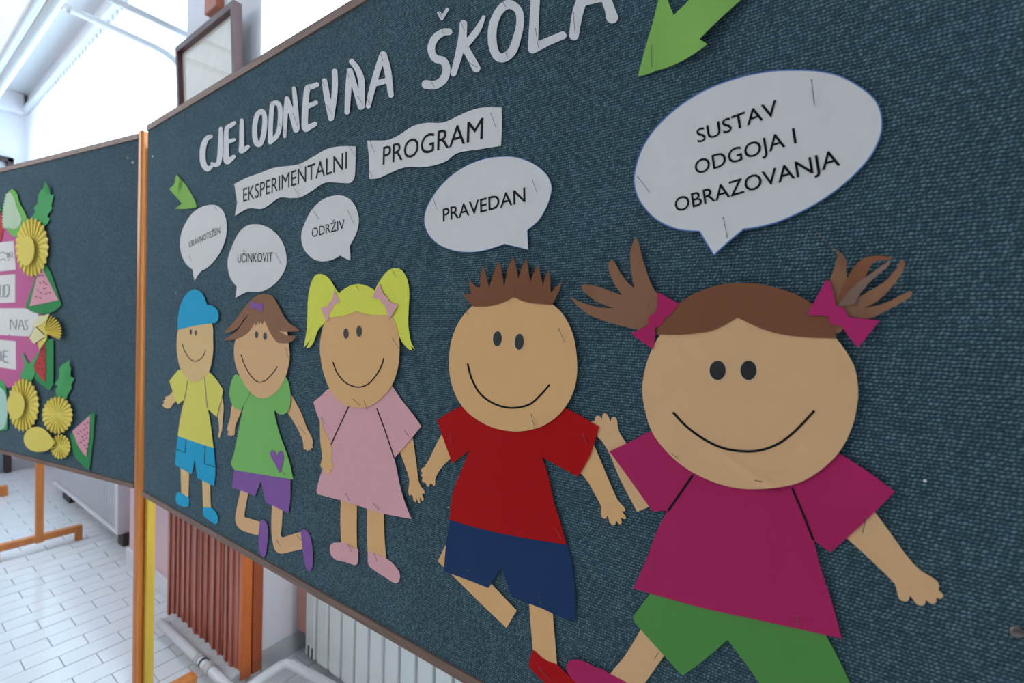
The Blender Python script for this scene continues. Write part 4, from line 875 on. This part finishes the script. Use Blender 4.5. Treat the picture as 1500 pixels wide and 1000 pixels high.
# ------------------------------------------------------------------ pins
a2 = lambda p: Z(280, 60, 4.6875, p); t2_ = lambda p: Z(600, 0, 4.545, p); o_ = lambda p: Z(420, 270, 7.692, p); p_ = lambda p: Z(610, 220, 6.25, p); q_ = lambda p: Z(900, 80, 3.226, p)
a1 = lambda p: Z(310, 410, 5, p); b1 = lambda p: Z(310, 580, 3.7059, p); c1 = lambda p: Z(430, 380, 4.165, p); d1 = lambda p: Z(430, 590, 3.5714, p)
e1 = lambda p: Z(640, 360, 3.5696, p); f1 = lambda p: Z(600, 590, 4.545, p); g1 = lambda p: Z(630, 740, 3.8467, p)
PINS = [
 (n_, (430, 318), (437, 334), 'in the top of the leftmost speech bubble', 1), (n_, (240, 675), (251, 706), 'low in the leftmost speech bubble', 1),
 (n_, (877, 657), (907, 727), 'right of the word UČINKOVIT', 1), (n_, (545, 603), (557, 630), 'at the edge of the UČINKOVIT bubble', 1),
 (o_, (697, 297), (757, 442), 'in the upper right of the ODRŽIV bubble', 1), (o_, (308, 300), (358, 382), 'in the upper left of the ODRŽIV bubble', 1),
 (p_, (1068, 277), (1100, 377), 'right of the word PRAVEDAN', 1), (p_, (155, 425), (185, 532), 'left above the word PRAVEDAN', 1),
 (q_, (932, 125), (945, 233), 'in the top of the largest speech bubble', 2), (q_, (113, 580), (163, 645), 'at the left edge of the largest speech bubble', 2), (q_, (516, 772), (533, 863), 'in the tail of the largest speech bubble', 2),
 (r_, (655, 272), (678, 315), 'at the right end of the EKSPERIMENTALNI strip', 1), (r_, (385, 358), (395, 374), 'at the upper middle of the EKSPERIMENTALNI strip', 1), (r_, (362, 480), (388, 525), 'at the lower middle of the EKSPERIMENTALNI strip', 1),
 (r_, (1393, 95), (1415, 162), 'at the right end of the PROGRAM strip', 1), (r_, (762, 237), (777, 292), 'at the upper left corner of the PROGRAM strip', 1), (r_, (752, 385), (768, 420), 'at the lower left corner of the PROGRAM strip', 1),
 (a2, (930, 440), (968, 505), 'in the heading letter V', 1), (a2, (1150, 385), (1175, 430), 'in the heading letter N after V', 1), (a2, (1205, 385), (1232, 438), 'in the left foot of the heading letter A', 1),
 (a2, (1309, 98), (1315, 132), 'in the top of the A of the smaller heading word', 1), (a2, (1070, 190), (1080, 245), 'in the top of the N after V', 1), (a2, (705, 500), (732, 582), 'in the heading letter N after D', 1), (a2, (612, 570), (645, 630), 'between the heading letters D and N', 1),
 (a2, (552, 428), (575, 442), 'in the top of the heading letter D', 1), (a2, (905, 280), (915, 302), 'in the top of the heading letter V', 1), (a2, (140, 650), (112, 664), 'in the heading letter C', 1), (a2, (805, 300), (818, 330), 'in the heading letter E before V', 1),
 (t2_, (205, 140), (225, 220), 'above the top of the heading letter Š', 1), (t2_, (138, 525), (163, 577), 'in the foot of the heading letter Š', 1), (t2_, (325, 100), (363, 195), 'in the top of the heading letter K', 1), (t2_, (400, 420), (448, 448), 'in the lower leg of the heading letter K', 1),
 (t2_, (620, 290), (650, 377), 'at the bottom of the larger heading letter O', 1), (t2_, (628, 22), (636, 38), 'at the top of the larger heading letter O', 1), (t2_, (843, 197), (857, 312), 'in the foot of the larger heading letter L', 1), (t2_, (1095, 92), (1102, 215), 'in the left leg of the last heading letter A', 1), (t2_, (200, 82), (212, 104), 'in the caron of the heading letter Š', 1),
 (v_, (392, 490), (392, 692), 'in the tip of the large green arrow', 3),
 (b1, (480, 165), (508, 202), 'in the right forearm of the girl in green', 1.5), (a1, (555, 508), (556, 560), 'in the cheek of the girl in green', 5), (b1, (383, 400), (403, 428), 'beside the purple heart', 3), (b1, (358, 780), (372, 812), 'in the bent knee of the girl in green', 1), (b1, (470, 757), (492, 786), 'by the purple shoe of the girl in green', 1),
 (c1, (605, 52), (620, 100), 'in the top of the right yellow pigtail', 4), (c1, (383, 150), (396, 183), 'in the yellow fringe', 6), (c1, (610, 480), (640, 540), 'in the cheek of the girl in pink', 5), (c1, (370, 850), (400, 888), 'left in the chin of the girl in pink', 5), (c1, (437, 862), (448, 912), 'right in the chin of the girl in pink', 5),
 (d1, (152, 72), (162, 105), 'in the left sleeve of the pink dress', 4), (d1, (587, 143), (600, 173), 'in the right sleeve of the pink dress', 3), (d1, (277, 472), (290, 505), 'left in the hem of the pink dress', 3), (d1, (420, 522), (442, 553), 'right in the hem of the pink dress', 3), (d1, (287, 740), (302, 772), 'in the left pink shoe', 2), (d1, (428, 785), (435, 822), 'in the right pink shoe', 2),
 (e1, (145, 293), (162, 357), 'at the temple of the boy in red', 4), (e1, (640, 432), (665, 498), 'in the cheek of the boy in red', 5), (e1, (497, 880), (510, 945), 'in the chin of the boy in red', 5), (f1, (277, 205), (270, 248), 'in the left red sleeve', 3), (f1, (1155, 207), (1178, 270), 'in the right red sleeve', 3), (f1, (977, 832), (1005, 895), 'in the hem of the red shirt', 3),
 (g1, (215, 360), (219, 366), 'in the left leg of the navy shorts', 2), (g1, (614, 512), (625, 558), 'in the right leg of the navy shorts', 2), (g1, (620, 912), (672, 980), 'in the red shoe', 2),
 (h, (605, 572), (600, 586), 'in the left brown ponytail', 4), (i_, (615, 565), (603, 672), 'in the right brown ponytail', 9), (j, (258, 800), (277, 818), 'left in the chin of the largest girl', 6), (j, (628, 918), (668, 926), 'in the crease under the largest smile', 7),
 (kk, (240, 382), (268, 430), 'in the left magenta sleeve', 3), (kk, (326, 792), (335, 850), 'in the left side of the magenta top', 3), (l, (587, 366), (575, 432), 'at the right magenta sleeve edge', 3.5), (l, (272, 816), (275, 850), 'low in the magenta top', 3), (m_, (491, 462), (473, 492), 'in the knee of the largest girl', 1.5)]
for (tf, p0, p1, where, ly) in PINS:
    q = tf([p0, p1]); pin(MB, q[0][:2], q[1][:2], 'thin steel pin '+where, ly, group='steel pins holding the paper', f=(lambda u, v: 0.0022))
for (x, y, r, lab) in ((656.5, 743, 0.0011, 'tiny pale pin head in the cloth left of the red shirt'), (1355, 704, 0.0014, 'tiny pale pin head in the cloth right of the magenta sleeve'), (257.5, 429, 0.0014, 'tiny pale pin head left of the blue cap'), (224, 229, 0.0028, 'pale pin head near the top left corner of the large board')):
    p = MB.P(x, y, 0.001); bm = bmesh.new(); bmesh.ops.create_uvsphere(bm, u_segments=10, v_segments=6, radius=r)
    for v in bm.verts: v.co += Vector(p)
    tag(bm_obj('pin', bm, P_WHITE, None, True), lab, 'pin', 'pale pin heads')
p = Vector(MB.P(1489, 925, 0.002)); bm = bmesh.new(); bmesh.ops.create_uvsphere(bm, u_segments=16, v_segments=10, radius=0.0048)
for v in bm.verts: v.co = Vector(MB.n)*(v.co.dot(Vector(MB.n))*-0.5) + (v.co - Vector(MB.n)*v.co.dot(Vector(MB.n))) + p
tag(bm_obj('metal_stud', bm, M_STEEL, None, True), 'domed metal stud in the dark lower right of the cloth', 'stud')

# ------------------------------------------------------------------ paper fruit on the second board
S = lambda p: Z(0, 240, 4.1667, p); T = lambda p: Z(0, 450, 4.1667, p)
P_HOT = paper('hot_pink_poster', (0.62, 0.15, 0.34)); P_YEL = paper('yellow_paper', (0.86, 0.70, 0.15)); P_PYEL = paper('pale_yellow_paper', (0.84, 0.79, 0.42))
P_LEAF = paper('emerald_paper', (0.045, 0.30, 0.10)); P_LEAF2 = paper('mid_green_paper', (0.09, 0.42, 0.14)); P_RIND = paper('rind_green_paper', (0.20, 0.58, 0.12))
P_PALEG = paper('pale_green_paper', (0.55, 0.72, 0.50)); P_MINT = paper('mint_paper', (0.48, 0.72, 0.60)); P_MEL = paper('watermelon_pink_paper', (0.80, 0.38, 0.45)); P_MELR = paper('watermelon_red_paper', (0.55, 0.06, 0.06))
fl0 = field(LB, amp=0.002)
def lthing(name, label, cat, cx, cy, group=None):
    o = empty(name, tuple(LB.P(cx, cy, 0))); tag(o, label, cat, group); return o
k = cut('poster', LB, [(-95, 315, 1), (25, 337, 1), (62, 380), (62, 470, 1), (58, 520), (44, 562, 1), (0, 568), (-95, 560, 1)], 0, fl0, P_HOT, None, 0.03); tag(k, 'hot pink paper poster sheet behind the fruit on the second board', 'poster')
fs_ = field(LB, amp=0.0012)
def strip(label, pts, inks):
    k = lthing('word_strip', label, 'word strip', pts[1][0], pts[1][1], 'white word strips on the pink poster')
    cut('paper', LB, pts, 2, fs_, P_WHITE, k, 0.03)
    for ink in inks: line('ink_stroke', LB, ink, 0.8, 2, fs_, M_INKG, k, over=0.0008)
strip('topmost white word strip on the pink poster', S([(-420, 520, 1), (0, 480, 1), (82, 470, 1), (97, 645, 1), (0, 656, 1), (-420, 660, 1)]), [S([(0, 545), (20, 538), (40, 550)]), S([(45, 540), (45, 575), (58, 540), (60, 572)]), S([(65, 538), (80, 545), (68, 560), (80, 572)]), S([(0, 588), (18, 580), (35, 586)]), S([(48, 590), (60, 578)])])
strip('white word strip under the topmost one on the pink poster', S([(-420, 700, 1), (0, 680, 1), (93, 672, 1), (92, 845, 1), (0, 848, 1), (-420, 850, 1)]), [S([(0, 740), (0, 800)]), S([(18, 742), (18, 805)]), S([(36, 738), (54, 742), (54, 790), (40, 806)]), S([(0, 808), (30, 812), (52, 806)]), S([(28, 740), (28, 800)])])
strip('widest white word strip on the pink poster, in its middle', S([(-420, 860, 1), (0, 880, 1), (150, 880, 1), (232, 912, 1)])+T([(238, 60, 1), (205, 130), (178, 178, 1), (0, 168, 1), (-420, 150, 1)]), [T([(62, 75), (62, 135)]), T([(66, 75), (98, 135)]), T([(98, 135), (102, 75)]), T([(112, 135), (128, 78), (146, 135)]), T([(118, 113), (142, 112)]), T([(172, 78), (152, 84), (156, 103), (168, 118), (160, 134), (146, 132)])])
strip('lowest white word strip on the pink poster', T([(-420, 190, 1), (0, 198, 1), (96, 206, 1), (98, 380, 1), (0, 366, 1), (-420, 340, 1)]), [T([(22, 268), (22, 330), (48, 336)]), T([(22, 268), (46, 266)]), T([(24, 298), (42, 300)]), T([(0, 270), (0, 325)]), T([(8, 268), (10, 325)])])
# concertina-folded rosettes
def rosette(parent, tf, cx, cy, rx, ry, n, mat, layer=6, depth=0.010, a0=0, a1=2*math.pi, rin=0.10, name='rosette'):
    off = 0.0017+0.0007*layer; vs = []; fs = []
    full = abs(a1-a0) > 6.2; m = 2*n
    for k in range(m + (0 if full else 1)):
        an = a0+(a1-a0)*k/m; w = 1.0 if k % 2 == 0 else 0.90
        for rr, lift in ((rin, 0.55*depth), (w, depth*(1.0 if k % 2 == 0 else 0.12))):
            q = tf([(cx+rx*rr*math.cos(an), cy+ry*rr*math.sin(an))])[0]
            u, v = LB.uv(q[0], q[1], off); vs.append(LB.X(u, v, off, lift))
    c = tf([(cx, cy)])[0]; u, v = LB.uv(c[0], c[1], off); vs.append(LB.X(u, v, off, depth*0.3)); ci = len(vs)-1
    for k in range(m):
        kn = (k+1) % m if full else k+1
        fs.append((2*k, 2*k+1, 2*kn+1, 2*kn)); fs.append((ci, 2*k, 2*kn))
    return mesh_obj(name, vs, fs, mat, parent)
k = lthing('paper_pineapple', 'paper pineapple with a yellow pleated body at the top of the poster edge', 'paper fruit', 47, 360, 'paper fruit on the second board')
cut('leaves', LB, S([(275, 105, 1), (300, 150), (308, 190, 1), (326, 188, 1), (318, 235), (312, 262), (322, 268, 1), (292, 310), (290, 326), (305, 330, 1), (285, 370), (240, 380), (190, 330, 1), (215, 290), (204, 268, 1), (230, 240), (235, 190), (250, 160, 1), (262, 150)]), 3, field(LB, [(66, 270, 0.05, 0.012)], amp=0.002), P_LEAF2, k, 0.015)
rosette(k, S, 195, 508, 104, 186, 24, P_YEL, 5, 0.008)
cut('disc', LB, S(ell(160, 530, 50, 90, tilt=0.05)), 26, fs_, P_YEL, k, 0.03)
k = lthing('paper_lime_slice', 'pale green paper slice with a bright green rind at the poster top', 'paper fruit', 18, 310, 'paper fruit on the second board')
cut('rind', LB, S([(45, 178), (72, 152, 1), (100, 175), (118, 235), (162, 330), (130, 420), (95, 445), (50, 412), (25, 362), (20, 300), (30, 230)]), 4, fs_, P_RIND, k, 0.02)
zz = []
for q in range(12):
    t = q/11; zz += [(44-24*math.sin(t*2.2), 180+205*t, 1), (30-22*math.sin(t*2.2), 188+205*t, 1)]
cut('flesh', LB, S([(60, 170, 1), (85, 205), (105, 270), (132, 335), (112, 385), (85, 402), (62, 392, 1)] + zz[::-1]), 6, fs_, P_PALEG, k, 0.02)
k = lthing('paper_strawberry', 'dark red paper fruit cut off by the picture edge', 'paper fruit', 0, 335, 'paper fruit on the second board')
cut('body', LB, S([(-60, 270), (-10, 280), (10, 320), (19, 380), (14, 430), (0, 475), (-50, 480), (-90, 380)]), 4, fs_, P_MELR, k, 0.02); cut('leaf', LB, S([(-60, 250, 1), (0, 262), (10, 285, 1), (-40, 300)]), 5, fs_, P_LEAF, k, 0.02)
def melon(label, rind, flesh, seeds, mat, cx, cy, tf):
    k = lthing('paper_watermelon_slice', label, 'paper fruit', cx, cy, 'paper fruit on the second board')
    cut('rind', LB, tf(rind), 4, fl0, P_LEAF, k, 0.02); cut('flesh', LB, tf(flesh), 6, fl0, mat, k, 0.02)
    for (x, y, dx, dy) in seeds: line('seed', LB, tf([(x, y), (x+dx, y+dy)]), 0.9, 6, fl0, M_INK, k, over=0.0006)
melon('pink paper watermelon slice with green rind below the top pineapple', [(262, 598, 1), (305, 655), (345, 770), (375, 860, 1), (330, 900), (260, 915), (190, 900), (155, 870, 1), (200, 740), (240, 620)], [(246, 615, 1), (300, 720), (355, 830, 1), (270, 850), (180, 868, 1), (212, 740)],
      [(240, 645, 14, 2), (236, 682, 12, -3), (255, 680, 14, 2), (240, 722, 10, 8), (262, 715, 12, 10), (278, 732, 10, 4), (226, 765, 8, 10), (242, 782, 14, 8), (262, 760, 16, -2), (275, 795, 14, -5), (298, 782, 10, 4), (215, 808, 12, 4), (238, 815, 14, 6)], P_MEL, 62, 420, S)
melon('red paper watermelon slice beneath the folded yellow fan', [(285, 190, 1), (325, 198, 1), (326, 330), (325, 470, 1), (300, 507, 1), (250, 470), (208, 430, 1)], [(275, 212, 1), (278, 330), (278, 458, 1), (238, 418), (204, 370, 1), (240, 290)],
      [(262, 250, 4, 10), (255, 290, 5, 8), (266, 320, 4, 8), (240, 340, 5, 8), (258, 370, 4, 8), (228, 370, 5, 6), (266, 410, 3, 8)], P_MELR, 64, 535, T)
melon('pink speckled paper watermelon slice at the bottom corner by the board edge', [(552, 650, 1), (580, 640, 1), (566, 820), (545, 993, 1), (500, 960), (452, 900), (428, 780, 1), (480, 720)], [(550, 658, 1), (545, 790), (525, 912, 1), (480, 850), (441, 755, 1), (490, 710)],
      [(528+((-1)**q)*4-(q//6)*17, 700+(q % 6)*32+(q//6)*12, 7, 5) for q in range(24) if 700+(q % 6)*32+(q//6)*12 < 880-(q//6)*28 and 700+(q % 6)*32+(q//6)*12 > 690+(q//6)*18], P_MEL, 118, 640, T)
k = lthing('paper_fan', 'folded yellow paper fan between the watermelon slices', 'paper fruit', 68, 480, 'paper fruit on the second board')
rosette(k, T, 262, 150, 118, 112, 10, P_YEL, 8, 0.012, -1.25, 0.45, name='pleats')
cut('fold', LB, T([(240, 50, 1), (300, 45, 1), (285, 195, 1), (240, 260, 1), (230, 215, 1), (275, 175), (225, 118, 1)]), 9, fs_, P_YEL, k, 0.03); cut('pale_fold', LB, T([(240, 55, 1), (302, 38, 1), (262, 100), (188, 128, 1)]), 11, fs_, P_PYEL, k, 0.03); cut('pale_fold', LB, T([(215, 118, 1), (278, 178, 1), (205, 222, 1), (178, 188, 1)]), 12, fs_, P_PYEL, k, 0.03)
k = lthing('paper_pineapple', 'paper pineapple at the lower left of the second board, with forked green leaves', 'paper fruit', 34, 590, 'paper fruit on the second board')
cut('leaves', LB, T([(120, 420, 1), (150, 352), (132, 292, 1), (140, 280), (165, 330), (186, 342), (238, 262, 1), (236, 290), (208, 355), (215, 400), (190, 452, 1), (150, 455)]), 7, fs_, P_LEAF2, k, 0.015)
rosette(k, T, 142, 596, 98, 166, 24, P_YEL, 5, 0.008); cut('disc', LB, T(ell(96, 596, 53, 84)), 26, fs_, P_YEL, k, 0.03)
k = lthing('paper_pineapple', 'paper pineapple with open folded disc at the bottom of the second board', 'paper fruit', 85, 620, 'paper fruit on the second board')
cut('leaves', LB, T([(345, 540, 1), (338, 505), (352, 478), (330, 470, 1), (360, 430), (362, 375), (380, 350, 1), (392, 345), (422, 318, 1), (424, 360), (434, 368, 1), (430, 420), (455, 432, 1), (434, 475), (440, 492, 1), (420, 520), (404, 562, 1), (370, 560)]), 4, field(LB, [(96, 545, 0.05, 0.010)], amp=0.002), P_LEAF2, k, 0.015)
rosette(k, T, 368, 850, 64, 78, 18, P_YEL, 5, 0.007); rosette(k, T, 350, 658, 97, 118, 22, P_YEL, 7, 0.008)
cut('disc', LB, T([(335, 825, 1), (295, 870), (235, 882), (180, 868), (148, 825), (150, 775), (185, 737), (240, 730), (290, 762)]), 22, fs_, P_YEL, k, 0.03)
k = lthing('paper_lime_slice', 'mint green paper slice at the left picture edge', 'paper fruit', 0, 600, 'paper fruit on the second board')
cut('rind', LB, T([(-60, 430), (0, 440), (30, 470), (40, 520), (46, 600), (44, 745, 1), (10, 752), (-60, 750)]), 3, fs_, P_LEAF2, k, 0.02); cut('flesh', LB, T([(-60, 470), (0, 490), (30, 520), (46, 600), (40, 680), (20, 738), (-60, 740)]), 4, fs_, P_MINT, k, 0.02)
for (x, y, r, lab) in ((187.5, 231, 0.0025, 'smaller pale pin head near the top corner of the second board'), (195, 238, 0.0045, 'larger pale pin head near the top corner of the second board')):
    p = LB.P(x, y, 0.001); bm = bmesh.new(); bmesh.ops.create_uvsphere(bm, u_segments=10, v_segments=6, radius=r)
    for v in bm.verts: v.co += Vector(p)
    tag(bm_obj('pin', bm, P_WHITE, None, True), lab, 'pin', 'pale pin heads')
